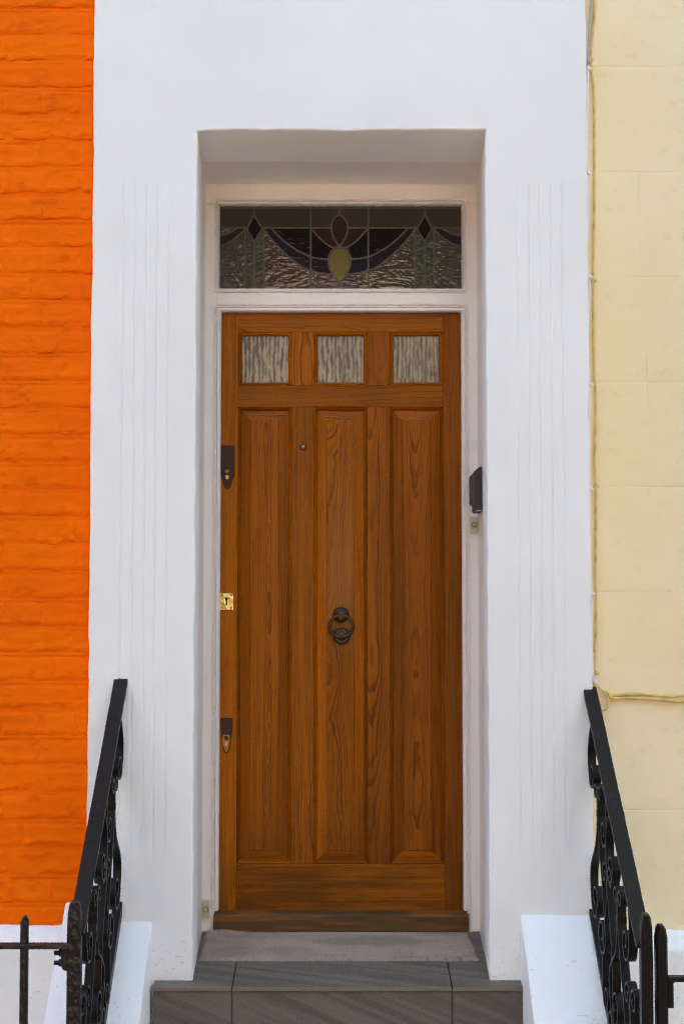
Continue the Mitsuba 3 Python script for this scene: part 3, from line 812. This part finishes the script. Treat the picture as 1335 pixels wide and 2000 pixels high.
# ------------------------------------------------------------------ steps, doormat
st = thing('front_steps', 'grey stone tiled front steps with a pale nosing below the door', 'steps')
TL, TR = ax(297.5, 1930, -0.05), ax(1020.5, 1930, -0.05)
YNOSE = -0.052
def floor_z(y): return ZT + (ZFL - ZT) * np.clip(y / YF, 0, 1.15)
j1, j2 = ax(452.5, 1932, -0.05), ax(882.5, 1932, -0.05)


def slab(x0, x1, y0, y1, th):
    v = []
    cch = 0.0015
    pts = []
    for xx, sx in ((x0, 1), (x1, -1)):
        for yy, sy in ((y0, 1), (y1, -1)):
            z = float(floor_z(yy))
            pts += [(xx + sx * cch, yy + sy * cch, z), (xx, yy, z - cch), (xx, yy, z - th)]
    return trimesh.convex.convex_hull(np.array(pts))


xb0, xb1 = FL - 0.02, FRT + 0.02
gj = 0.0016
for a, b in ((TL, j1 - gj), (j1 + gj, j2 - gj), (j2 + gj, TR)):
    obj('tread_tile', slab(a, b, YNOSE, 0.318, 0.010), 'm_tile', st)
    obj('tile_nosing', cbox(a, b, YNOSE - 0.0012, YNOSE + 0.003, ZT - 0.0110, ZT - 0.0016, 0.0006), 'm_tile_edge', st)
for a, b in ((xb0, -0.12), (-0.117, xb1)):
    obj('tread_tile', slab(a, b, 0.320, 0.48, 0.010), 'm_tile', st)
RZ = 0.185
for n_ in range(3):
    zt = ZT - 0.0125 - n_ * RZ
    yf = YNOSE + 0.006 - n_ * 0.27
    for a, b in ((TL + 0.001, j1 - gj), (j1 + gj, j2 - gj), (j2 + gj, TR - 0.001)):
        obj('riser_tile', cbox(a, b, yf, yf + 0.009, max(zt - RZ + 0.014, 0.0), zt, 0.0012), 'm_tile', st)
        if n_ > 0:
            obj('tread_tile', cbox(a, b, yf - 0.006, yf + 0.27, zt + 0.002, zt + 0.0125, 0.0012), 'm_tile', st)
core = [cbox(TL + 0.002, TR - 0.002, YNOSE + 0.012 - n_ * 0.27, 0.1, -0.05, ZT - 0.0115 - n_ * RZ, 0) for n_ in range(3)]
core.append(side(Polygon([(0.05, -0.05), (0.05, float(floor_z(0.05)) - 0.0105), (0.47, float(floor_z(0.45)) - 0.0105), (0.47, -0.05)]), OL - 0.03, OR + 0.03))
obj('bed', cat(core), 'm_grout', st)
obj('threshold', cbox(FL - 0.01, FRT + 0.01, YF - 0.006, YF + 0.1, ZFL - 0.02, float(floor_z(YF)) + 0.0085, 0.002), 'm_tile_edge', st)

# doormat
mx0, mx1, my0, my1 = OL + 0.003, ax(936.5, 1879, 0.15), 0.150, 0.373
nx, ny = 120, 46
U, V = np.meshgrid(np.linspace(0, 1, nx), np.linspace(0, 1, ny), indexing='ij')
Xm = mx0 + U * (mx1 - mx0); Ym = my0 + V * (my1 - my0)
Xm = Xm + (U > 0.5) * (2 * U - 1).clip(0) ** 6 * (-0.017 * V + 0.006 * N3(0, V * 1.0, 0, (1, 18, 1), 61, 3))
Ym = Ym + (0.004 * N3(Xm, 0, 0, (16, 1, 1), 62, 3)) * (1 - V) ** 8
dl_ = np.minimum(np.minimum(U * (mx1 - mx0), (1 - U) * (mx1 - mx0)), np.minimum(V, 1 - V) * (my1 - my0))
hh = 0.011 * np.sqrt(np.clip(dl_ / 0.007, 0, 1) * (2 - np.clip(dl_ / 0.007, 0, 1))) + 0.0016 * N3(Xm, Ym, 0, (40, 40, 1), 63, 3)
hh = hh + 0.008 * np.exp(-((Xm - mx0 - 0.05) ** 2 + (Ym - my1) ** 2) / 0.05 ** 2)
Zm = floor_z(Ym) + 0.0012 + np.maximum(hh, 0) * (dl_ > 0)
mm = grid(np.stack([Xm, Ym, Zm], -1)); mm.invert() if mm.face_normals[:, 2].mean() < 0 else None
obj('doormat', mm, 'm_mat', smooth=60, label='worn greyish brown doormat lying on the top step in front of the door', category='doormat')

# ------------------------------------------------------------------ orange brick wall
YO = 0.054
ow = thing('brick_wall', 'orange painted brick wall of the house on the left', 'wall')
ZO0 = az(1809, YO)
course = 53.35 / 663.0
XOR = XL + 0.012
z_first = az(64.0, YO)                 # underside of one course
k0 = math.ceil((z_first - ZO0) / course)
rows = [z_first - k * course for k in range(-26, k0 + 1)]
bh = 0.0625


def brick_mesh(x0, x1, z0, z1, seed, fine=True):
    nx = max(4, int((x1 - x0) / (0.0075 if fine else 0.03))); nz = 9 if fine else 3
    u, v = np.meshgrid(np.linspace(0, 1, nx + 1), np.linspace(0, 1, nz + 1), indexing='ij')
    x = x0 + u * (x1 - x0); z = z0 + v * (z1 - z0)
    e = np.minimum(np.minimum(u, 1 - u) * (x1 - x0), np.minimum(v, 1 - v) * (z1 - z0))
    r = np.random.RandomState(seed)
    dz_low = (N3(x, seed, 0, (38, 1, 1), 71, 4) * 0.020) * (1 - v) ** 3
    dz_up = (N3(x, seed + 50, 0, (22, 1, 1), 72, 3) * 0.006) * v ** 3
    dxx = N3(seed, 0, z, (1, 1, 40), 73, 3) * 0.006 * (np.abs(2 * u - 1) ** 4)
    z = z + dz_low + dz_up; x = x + dxx
    proud = 0.0004 + 0.0016 * r.rand()
    tilt = (r.rand() - 0.5) * 0.0025
    y = YO - proud + tilt * (u - 0.5) + N3(x, seed, z, (30, 1, 44), 74, 4) * 0.0052 + N3(x, seed, z, (7, 1, 7), 75, 2) * 0.003
    lo = np.clip(1 - v * (z1 - z0) / 0.007, 0, 1); hi = np.clip(1 - (1 - v) * (z1 - z0) / 0.007, 0, 1)
    en = np.clip(1 - np.minimum(u, 1 - u) * (x1 - x0) / 0.008, 0, 1) * (0.3 + 1.4 * r.rand())
    y = y - 0.0026 * np.clip(1 - v * (z1 - z0) / 0.026, 0, 1) * (1 - 0.6 * lo) * (0.5 + 1.2 * np.clip(N3(x, seed + 3, 0, (14, 1, 1), 77, 2) + 0.5, 0, 1)) + 0.0012 * lo + 0.0016 * hi + 0.0022 * en ** 2
    chip = np.clip(N3(x, seed + 9, z, (18, 1, 30), 76, 3) - 0.13, 0, 1) * 0.045 * np.clip(lo * 0.0 + (1 - v) ** 2, 0, 1)
    y = y + np.minimum(chip, 0.006)
    P = np.stack([x, y, z], -1)
    f = grid(P); f.invert()
    rim = np.concatenate([P[:, 0], P[-1, 1:], P[::-1, -1][1:], P[0, ::-1][1:]])
    rim2 = rim + np.array([0, 0.014, 0]); 
    sk = grid(np.stack([rim, rim2], 0))
    return cat([f, sk])


nb = 0
far = []
for r_i, zb in enumerate(rows):
    z0, z1 = zb + 0.0, zb + bh
    if z1 > 5.4 or z0 < ZO0 - 0.05: continue
    if z0 < ZO0 + 0.002: z0 = ZO0 + 0.002
    if z1 - z0 < 0.015: continue
    rr_ = random.Random(500 + r_i)
    x = XOR
    first = (0.022, 0.062, 0.108, 0.17)[rr_.randrange(4)] if r_i % 2 else (0.05, 0.12, 0.205)[rr_.randrange(3)]
    L = first
    while x > -3.2:
        x0 = x - L
        if z0 < 3.55 and x > -1.06:
            obj('brick', brick_mesh(x0 + 0.0020, x - 0.0020, z0, z1, 1000 + r_i * 40 + nb % 37), 'm_orange', ow, smooth=50)
            nb += 1
        else:
            far.append(brick_mesh(x0 + 0.004, x - 0.004, z0, z1, 3000 + len(far), False))
        x = x0
        L = (0.225 if rr_.random() < 0.62 else 0.1125) + rr_.uniform(-0.006, 0.006)
obj('brick_courses', cat(far), 'm_orange', ow, smooth=50, kind='stuff')
xm = np.r_[np.arange(-3.2, -1.12, 0.2), np.arange(-1.1, XOR + 0.02, 0.006)]
zm = np.r_[np.arange(ZO0 - 0.03, 3.6, 0.0055), np.arange(3.65, 5.4, 0.2)]
Xq, Zq = np.meshgrid(xm, zm, indexing='ij')
ph = ((Zq - z_first) / course) % 1.0               # 0..bh/course is brick
jm = np.clip((ph * course - bh) / (course - bh), 0, 1)
Yq = YO + 0.0004 + (0.0003 + 0.0062 * np.clip(N3(Xq, 0, Zq, (11, 1, 26), 82, 3) + 0.42, 0, 1)) * np.clip((jm - 0.45) / 0.4, 0, 1) * (ph * course > bh) + N3(Xq, 0, Zq, (24, 1, 40), 81, 4) * 0.0045 + 0.0042 * np.clip(1 - jm / 0.22, 0, 1) * (ph * course > bh * 0.97) * np.clip(N3(Xq, 0, Zq, (9, 1, 30), 83, 3) * 2 + 0.7, 0, 1.2) 
gm = grid(np.stack([Xq, Yq, Zq], -1)); gm.invert()
obj('mortar', gm, 'm_orange', ow, smooth=True)
obj('core', cbox(-12.0, XL + 0.02, YO + 0.02, 0.5, ZO0 - 0.1, ZTOP + 1.2, 0), 'm_orange', ow)

# ------------------------------------------------------------------ yellow wall
YY = 0.088
yw = thing('stucco_wall', 'pale yellow stucco wall of the house on the right, scored with block lines', 'wall')
ZY0 = az(1819, YY)
zl = [az(v, YY) for v in (130.0, 336, 541.5, 746, 950.5, 1157, 1361, 1582)]
zy = [np.arange(ZY0 - 0.02, 3.6, 0.02), np.arange(3.62, ZTOP + 1.0, 0.2)] + [np.array([v - .004, v - .0022, v - .001, v, v + .001, v + .0022, v + .004]) for v in zl]
zy = np.array(sorted(set(np.round(np.concatenate(zy), 5))))
xv = [ax(1247, 400, YY), ax(1262, 740, YY)]
xy = np.r_[np.arange(XR - 0.06, 1.16, 0.014), np.arange(1.2, 3.4, 0.2)]
xy = np.array(sorted(set(np.round(np.r_[xy, [xv[0] - .002, xv[0], xv[0] + .002, xv[1] - .002, xv[1], xv[1] + .002]], 5))))
Xy, Zy = np.meshgrid(xy, zy, indexing='ij')
Yv = YY + N3(Xy, 0, Zy, (3, 1, 3), 91, 3) * 0.008 + N3(Xy, 0, Zy, (17, 1, 17), 92, 2) * 0.0018
for i, v in enumerate(zl):
    g = np.clip(1 - np.abs(Zy - v) / 0.0025, 0, 1)
    wear = np.clip(0.9 + 2.2 * N3(Xy, 0, Zy * 0 + v, (5, 1, 3), 93, 2), 0, 1.3) * (0.55 if i in (1, 3, 5) else 1.0)
    Yv = Yv + 0.0015 * g * wear
for x, za, zb_ in ((xv[0], az(500, YY), az(340, YY)), (xv[1], az(790, YY), az(700, YY))):
    Yv = Yv + 0.0012 * np.clip(1 - np.abs(Xy - x) / 0.002, 0, 1) * ((Zy > za) & (Zy < zb_))
gy = grid(np.stack([Xy, Yv, Zy], -1)); gy.invert()
obj('face', gy, 'm_yellow', yw, smooth=40)
obj('core', cbox(XR - 0.05, 12.0, YY + 0.03, 0.5, ZY0 - 0.1, ZTOP + 1.0, 0), 'm_yellow', yw)

# white plinths below both side walls
def plinth(x0, x1, yback, ztop, yface, zface, label, seed):
    xs_ = np.linspace(x0, x1, max(12, int((x1 - x0) / 0.02)))
    prof = np.array([(yback + 0.03, ztop + 0.004), (yback - 0.002, ztop), ((yback + yface) / 2, (ztop + zface) / 2 + 0.003), (yface + 0.004, zface + 0.003), (yface, zface - 0.004)] + [(yface, z) for z in np.linspace(zface - 0.03, -0.03, 40)])
    PP = np.zeros((len(prof), len(xs_), 3))
    PP[..., 0] = xs_[None]
    PP[..., 1] = prof[:, 0][:, None] + N3(xs_[None], 0, prof[:, 1][:, None], (8, 1, 8), seed, 3) * 0.006
    PP[..., 2] = prof[:, 1][:, None] + N3(xs_[None], 0, 0, (24, 1, 1), seed + 1, 4) * 0.010 * (np.arange(len(prof)) < 2)[:, None] + 0.0 * xs_[None]
    g = grid(PP)
    if g.face_normals[len(g.faces) // 2][1] > 0: g.invert()
    obj('wall_plinth', g, 'm_white', smooth=40, label=label, category='plinth')


plinth(-3.2, XL + 0.01, YO, ZO0 + 0.003, 0.0, az(1844, 0.0), 'white rendered plinth under the orange brick wall', 101)
plinth(XR - 0.01, 3.4, YY, ZY0 + 0.003, 0.03, az(1857, 0.03), 'white rendered plinth under the yellow wall', 103)

# ------------------------------------------------------------------ stair parapets
def parapet(x0, x1, zwall, slope, label, seed):
    tt = np.linspace(-0.10, 0.86, 60)
    prof = [(-t, zwall - slope * t) for t in tt]
    c_ = 0.006
    xs_ = np.r_[x0, x0, x0, x0 + c_ * .3, x0 + c_, np.linspace(x0 + 0.03, x1 - 0.03, 10), x1 - c_, x1 - c_ * .3, x1, x1, x1]
    dz_ = np.r_[-9, -0.3, -c_, -c_ * .3, 0, np.zeros(10), 0, -c_ * .3, -c_, -0.3, -9]
    PP = np.zeros((len(xs_), len(prof), 3))
    pr = np.array(prof)
    PP[..., 0] = xs_[:, None] + N3(xs_[:, None], pr[:, 0][None], 0, (3, 8, 1), seed, 3) * 0.004
    PP[..., 1] = pr[:, 0][None]
    PP[..., 2] = np.maximum(pr[:, 1][None] + dz_[:, None] + N3(xs_[:, None], pr[:, 0][None], 0, (9, 9, 1), seed + 1, 3) * 0.006, -0.02)
    g = grid(PP)
    end = grid(np.stack([PP[:, -1], np.c_[PP[:, -1][:, 0], PP[:, -1][:, 1], PP[:, -1][:, 2] * 0 - 0.02]], 0))
    top = g.face_normals[np.argmax(np.abs(g.face_normals[:, 2]))]
    if top[2] < 0: g.invert()
    obj('stair_parapet', cat([g, end]), 'm_white', smooth=40, label=label, category='parapet')


PL_Z, PR_Z = az(1803, 0), az(1787, 0)
parapet(-0.805, ax(297, 1800, 0), PL_Z, 0.82, 'white sloping stair parapet left of the steps, below the left scrolled railing', 111)
parapet(ax(1015.5, 1790, 0), 0.775, PR_Z, 0.80, 'white sloping stair parapet right of the steps, below the right scrolled railing', 113)

# ------------------------------------------------------------------ stair railings
def spiral(cx, cy, r0, r1, a0, a1, n=44):
    a = np.linspace(a0, a1, n); r = np.linspace(r0, r1, n)
    return np.c_[cx + r * np.cos(a), cy + r * np.sin(a)]


def railing(x, w, ztop, slope, zbot, tpost, post_w, post_top, label, seed, inner):
    rl = thing('stair_railing', label, 'railing')
    rail = lambda t: ztop - slope * t
    hw = w / 2
    # handrail: a flat bar let into the wall, painted many times
    tt = np.linspace(-0.012, tpost - 0.004, 70)
    pts = np.c_[-tt, rail(tt)]
    hr = bar(pts, x - hw, x + hw, 0.012)
    hr.vertices += (N3(hr.vertices[:, 0], hr.vertices[:, 1], hr.vertices[:, 2], (30, 25, 25), seed, 2) * 0.002)[:, None] * np.array([1, 0.3, 1])
    obj('handrail', hr, 'm_iron', rl, smooth=30)
    tb = np.linspace(-0.010, tpost + 0.05, 60)
    br = bar(np.c_[-tb, zbot - slope * tb], x - 0.013 + inner * 0.004, x + 0.013 + inner * 0.004, 0.034)
    obj('bottom_rail', br, 'm_iron', rl, smooth=30)
    # newel post with a blunt rounded head
    pt = az_post = post_top
    pw = post_w / 2
    prof = [(-pw, 0.0), (-pw, pt - 0.06), (-pw * 0.92, pt - 0.03), (-pw * 0.7, pt - 0.008), (-pw * 0.4, pt), (pw * 0.4, pt), (pw * 0.7, pt - 0.008), (pw * 0.92, pt - 0.03), (pw, pt - 0.06), (pw, 0.0)]
    po = bevel_plate(Polygon([(x + a, b) for a, b in prof]), -tpost - 0.030, -tpost, 0.004)
    obj('newel_post', po, 'm_iron_lumpy' if seed == 1 else 'm_iron', rl, smooth=30)
    xa, xb = x - 0.0115, x + 0.0115
    TH = 0.0072

    def put(path_th, name='scroll'):
        p = np.array(path_th)
        p[:, 1] = np.minimum(p[:, 1], rail(p[:, 0]) - 0.0125)
        q = np.c_[-p[:, 0], p[:, 1]]
        obj(name, bar(q, xa, xb, TH), 'm_iron', rl, smooth=40)

    def sheared(pts_list):       # (t, h below the rail) -> (t, z)
        return np.array([(t, rail(t) + h) for t, h in pts_list])
    # C scrolls that hug the rail
    for ta, tb2, rr2 in ((0.072, 0.252, 0.044), (0.352, 0.552, 0.050)):
        ca = (ta, rail(ta) - 0.175); cb = (tb2, rail(tb2) - 0.175)
        A = spiral(ca[0], ca[1], 0.010, rr2, math.pi * 3.4, math.pi * 1.0)[:]          # ends at its wall side
        B = spiral(cb[0], cb[1], rr2, 0.010, 0.0, -math.pi * 2.4)
        mid = smooth_path([A[-1], (ta - rr2 + 0.010, rail(ta) - 0.07), (ta + 0.02, rail(ta + 0.02) - 0.012), (tb2 - 0.03, rail(tb2 - 0.03) - 0.012), (tb2 + rr2 - 0.002, rail(tb2 + rr2) - 0.055), B[0]], 50)
        put(np.vstack([A, mid[1:-1], B]))
    # lyres joined by a collar
    for tc, hc, ro in ((0.162, -0.205, 0.060), (0.452, -0.215, 0.062)):
        for s in (-1, 1):
            top = spiral(tc + s * 0.030, rail(tc) + hc + 0.055, 0.008, 0.024, math.pi * (0.5 - s * 1.7), math.pi * (0.5 + s * 0.5), 30)
            low = (tc + s * 0.052, rail(tc + s * 0.05) - 0.485)
            cur = spiral(low[0], low[1], ro, 0.012, 0.0 if s > 0 else math.pi, (0.0 if s > 0 else math.pi) - s * math.pi * 2.5, 54)
            m1 = smooth_path([top[-1], (tc + s * 0.0045, rail(tc) + hc), (tc + s * 0.028, rail(tc) + hc - 0.085), (tc + s * 0.085, rail(tc + s * .06) - 0.385), cur[0]], 40)
            put(np.vstack([top, m1[1:-1], cur]))
        zc = rail(tc) + hc
        obj('collar', cbox(x - 0.0125, x + 0.0125, -tc - 0.010, -tc + 0.010, zc - 0.011, zc + 0.011, 0.003), 'm_iron', rl)
    for tc, hc in ((0.306, -0.262), (0.610, -0.275)):
        for s in (-1, 1):
            top = spiral(tc + s * 0.040, rail(tc) + hc + 0.020, 0.008, 0.034, math.pi * (0.5 - s * 1.9), math.pi * (0.5 + s * 0.5), 36)
            low = (tc + s * 0.034, rail(tc + s * 0.03) - 0.590)
            cur = spiral(low[0], low[1], 0.042, 0.010, 0.0 if s > 0 else math.pi, (0.0 if s > 0 else math.pi) - s * math.pi * 2.3, 48)
            m1 = smooth_path([top[-1], (tc + s * 0.0045, rail(tc) + hc), (tc + s * 0.050, rail(tc) + hc - 0.13), (tc + s * 0.070, rail(tc + s * .05) - 0.50), cur[0]], 40)
            put(np.vstack([top, m1[1:-1], cur]))
        zc = rail(tc) + hc
        obj('collar', cbox(x - 0.0125, x + 0.0125, -tc - 0.010, -tc + 0.010, zc - 0.010, zc + 0.010, 0.003), 'm_iron', rl)
    return rl


XRL, XRR = ax(236, 1330, 0), ax(1152, 1350, 0)
TPL, TPR = 0.70, 0.745
lrail = railing(XRL, 0.0395, az(1331, 0), 0.811, az(1776, 0), TPL, 0.0325, az(1757, -TPL), 'black wrought iron stair railing with scrolls on the left, against the white wall', 1, -1)
rrail = railing(XRR, 0.0385, az(1351, 0), 0.748, az(1790, 0), TPR, 0.0275, az(1782, -TPR), 'black wrought iron stair railing with scrolls on the right, in front of the yellow wall', 2, 1)

# railing of the basement area at the left, bolted to the newel
al = thing('area_railing', 'lumpy black iron area railing with a pointed upright at bottom left', 'railing')
Yr = -TPL - 0.012
zr = az(1848, Yr)
rail_m = cbox(-2.2, XRL - 0.012, Yr - 0.014, Yr + 0.014, zr - 0.0055, zr + 0.0055, 0.002)
obj('rail', rail_m, 'm_iron_lumpy', al)
for i in range(4):
    xb_ = ax(47.5, 1850, Yr) - i * 0.17
    zt_ = az(1790, Yr)
    pw = 0.0092
    obj('upright', cat([bevel_plate(Polygon([(xb_ - pw, 0.0), (xb_ - pw * .95, zt_ - 0.012), (xb_ - pw * .3, zt_), (xb_ + pw * .3, zt_), (xb_ + pw * .95, zt_ - 0.012), (xb_ + pw, 0.0)]), Yr - 0.0105, Yr + 0.0085, 0.003)]), 'm_iron_lumpy', al, smooth=35)
zc = az(1873, Yr)
brk = obj('bracket', cat([bevel_plate(Polygon([(XRL - 0.012, zc + .034), (XRL - 0.027, zc + .030), (XRL - 0.031, zc + .012), (XRL - 0.031, zc - .012), (XRL - 0.026, zc - .024), (XRL - 0.012, zc - .028)]), Yr - 0.014, Yr + 0.012, 0.003)]), 'm_iron_lumpy', al, smooth=35)
for zz in (az(1861.5, Yr), az(1881, Yr)):
    obj('bolt', cat([tube([(XRL - 0.049, Yr, zz), (XRL - 0.046, Yr, zz), (XRL - 0.020, Yr, zz)], [0.0048, 0.0058, 0.0058], 10), tube([(XRL - 0.037, Yr, zz), (XRL - 0.028, Yr, zz)], 0.0098, 6)]), 'm_iron', brk, smooth=30)

# gate stile and bar at the right
ag = thing('area_gate', 'black iron gate upright with a bent latch bar at bottom right', 'gate')
Yg = -TPR - 0.012
xg = ax(1290.5, 1900, Yg); zg_t = az(1806, Yg)
pw = 0.0138
obj('upright', bevel_plate(Polygon([(xg - pw, 0.0), (xg - pw, zg_t - 0.03), (xg - pw * .75, zg_t - 0.009), (xg - pw * .35, zg_t), (xg + pw * .35, zg_t), (xg + pw * .75, zg_t - 0.009), (xg + pw, zg_t - 0.03), (xg + pw, 0.0)]), Yg - 0.014, Yg + 0.012, 0.0045), 'm_iron', ag, smooth=30)
zb1, zb0, zpl = az(1907, Yg), az(1917, Yg), az(1968, Yg)
x1_, x2_ = xg + pw - 0.002, ax(1313.5, 1940, Yg)
obj('latch_bar', bevel_plate(Polygon([(x1_, zb1 - 0.004), (x1_ + 0.006, zb1), (1.9, zb1), (1.9, zb0), (x2_ + 0.003, zb0), (x2_, zb0 - 0.004), (x2_, zpl), (x1_, zpl)]), Yg - 0.011, Yg + 0.010, 0.0028), 'm_iron', ag, smooth=30)

# ------------------------------------------------------------------ cables on the yellow wall
def wire(pts, r, mat_, label, clips=(), n=90, Y=None, clip_mat=None):
    t = thing('cable', label, 'cable')
    P_ = np.array([at(x, y, yy) for x, y, yy in pts])
    c_ = smooth_path(P_, n)
    c_[:, 0] += N3(0, 0, c_[:, 2], (1, 1, 22), 121, 2) * 0.002
    obj('sheath', tube(c_, r, 8), mat_, t, smooth=True)
    for (x, y, yy) in clips:
        p = at(x, y, yy)
        cm = cat([cbox(p[0] - 0.0055, p[0] + 0.0055, p[1] - 0.009, p[1] + 0.012, p[2] - 0.0065, p[2] + 0.0065, 0.003),
                  lathe_y([(0.0012, p[1] - 0.0125), (0.0032, p[1] - 0.0115), (0.0036, p[1] - 0.006)], p[0] + 0.0065, p[2] - 0.002, 8)])
        obj('clip', cm, clip_mat or mat_, t, smooth=40)
    return t


Yc = YY - 0.010
wire([(1158.5, -60, Yc), (1154.5, 0, Yc), (1150.5, 60, Yc - .02), (1147.3, 118, Yc - .035), (1147.8, 160, Yc - .045)], 0.0042, 'm_cable_grey', 'grey cable at the top of the corner between white and yellow walls', [(1147.5, 121, Yc - .035)])
wire([(1147.4, 128, .03), (1146.8, 200, .03), (1146.4, 330, .03), (1147.9, 430, .032), (1146.4, 520, .03), (1149.9, 541, .032), (1148.7, 620, .032), (1149.9, 752, .03), (1150.7, 860, .03), (1150.7, 950, .03), (1151.2, 1060, .03), (1153.9, 1160, .03), (1155.2, 1240, .03), (1156.5, 1300, .035), (1160, 1326, .05), (1171, 1345, Yc), (1184, 1361, Yc), (1192, 1364, Yc)], 0.0030, 'm_cable_white', 'white painted cable running down the right edge of the white wall',
     [(1148.4, 134, .03), (1147.9, 338, .03), (1150.7, 541, .03), (1151.9, 750, .03), (1151.9, 955, .03), (1154.4, 1159, .03), (1162, 1331, .055)], n=240)
wire([(1165.5, -60, Yc), (1161.5, 0, Yc), (1157.0, 60, Yc), (1152.5, 112, Yc), (1153.5, 128, Yc), (1157.3, 160, Yc), (1159.5, 210, Yc), (1160.2, 300, Yc), (1159.5, 420, Yc), (1157.8, 535, Yc), (1157.8, 600, Yc), (1158.8, 700, Yc), (1162.5, 775, Yc), (1162.8, 815, Yc), (1160.6, 880, Yc), (1162.5, 947, Yc), (1162.8, 1040, Yc), (1162.8, 1150, Yc), (1163.3, 1210, Yc), (1160.5, 1290, Yc), (1159.5, 1340, Yc), (1163, 1400, Yc)], 0.0040, 'm_cable_yellow', 'yellow painted cable running down the corner of the yellow wall',
     [(1151.5, 116, Yc), (1157.5, 547, Yc - .004), (1162.8, 949, Yc - .004), (1163.5, 1314, Yc - .004)], n=240)
wire([(1181, 1352, Yc - .004), (1195, 1357.5, Yc), (1225, 1356.5, Yc), (1262, 1356.5, Yc), (1295, 1359.5, Yc), (1335, 1359, Yc), (1420, 1357, Yc), (1800, 1360, Yc), (2600, 1358, Yc)], 0.0046, 'm_cable_yellow', 'upper of the two painted cables running sideways across the yellow wall', [(1191, 1361, Yc - .004)], clip_mat='m_cable_yellow')
wire([(1186, 1366, Yc - .004), (1200, 1364.5, Yc), (1240, 1364, Yc), (1280, 1366, Yc), (1315, 1369, Yc), (1340, 1369, Yc), (1420, 1366, Yc), (1800, 1368, Yc), (2600, 1367, Yc)], 0.0050, 'm_cable_yellow', 'lower of the two painted cables running sideways across the yellow wall')
wire([(1170, 1342, Yc - .006), (1178, 1352, Yc - .012), (1186, 1364, Yc - .012), (1187, 1376, Yc - .012), (1181, 1386, Yc - .010), (1174, 1388, Yc - .006), (1171, 1370, Yc)], 0.0034, 'm_cable_yellow', 'yellow loop of spare cable behind the top of the right railing', n=70)

# ------------------------------------------------------------------ the other side of the street, which the glass mirrors
def house(x0, x1, colour, label, door_left):
    t = thing('terraced_house', label, 'house', 'houses across the street')
    Yh = -16.0
    obj('wall', cbox(x0, x1, Yh - 4, Yh, -0.2, 5.9, 0.0), colour, t)
    obj('added_ground_floor', cbox(x0 + .005, x1 - .005, Yh - 1, Yh + 0.035, -0.2, 2.9, 0.0), 'm_house_base', t)  # dark storey added to lower the light bounced onto the frame head
    obj('upper_wall', cbox(x0 + .01, x1 - .01, Yh - 4, Yh - 0.04, 5.9, 9.4, 0.0), 'm_house_brick', t)
    obj('roof', side(Polygon([(Yh + .1, 9.4), (Yh - 2, 10.4), (Yh - 4, 9.4)]), x0, x1), 'm_slate', t)
    w_ = x1 - x0
    for zz, h_ in ((0.9, 1.9), (4.0, 1.9)):
        for fx in (0.27, 0.73):
            if zz == 0.9 and (fx < 0.5) == door_left: continue
            xc = x0 + w_ * fx
            wk = obj('window', nested(xc - .65, xc + .65, zz, zz + h_, [(0, Yh + 0.10), (0.1, Yh + 0.10), (0.1, Yh + 0.05)], cap=False), 'm_house_white', t)
            obj('pane', cbox(xc - .55, xc + .55, Yh - .02, Yh + .052, zz + .1, zz + h_ - .1, 0), 'm_pane_dark', wk)
    xd = x0 + w_ * (0.27 if door_left else 0.73)
    obj('door', cbox(xd - .45, xd + .45, Yh - .02, Yh + .06, 0.2, 2.3, 0.01), 'm_house_door', t)


for i, (cl, nm) in enumerate((('m_house_white', 'white'), ('m_house_cream', 'cream'), ('m_house_pink', 'pink'), ('m_house_sand', 'sand'), ('m_house_grey', 'pale grey'), ('m_house_mint', 'mint green'))):
    house(-18.6 + 6.2 * i, -12.4 + 6.2 * i, cl, nm + ' painted terraced house across the street', i % 2 == 0)


# unseen brick blocks added at both sides to cut the sky light on the reveals
for sx, nm in ((-1, 'left'), (1, 'right')):
    t = thing('sky_blocker', f'unseen dark brick block added to cut the sky light on the {nm}', 'house', None)
    xa, xb = (-17.5, -9.0) if sx < 0 else (9.0, 17.5)
    obj('wall', cbox(xa, xb, -15.9, -3.2, -0.2, 9.0, 0.0), 'm_house_brick', t)
    rf = side(Polygon([(-15.9, 9.0), (-9.5, 11.0), (-3.2, 9.0)]), xa, xb)
    obj('roof', rf, 'm_slate', t)
    xw = xb if sx < 0 else xa
    for yy in (-13.5, -10.3, -7.1, -4.9):
        for zz in (1.0, 3.9, 6.6):
            obj('window', cbox(xw - 0.03, xw + 0.03, yy - 0.5, yy + 0.5, zz, zz + 1.6, 0), 'm_pane_dark', t)
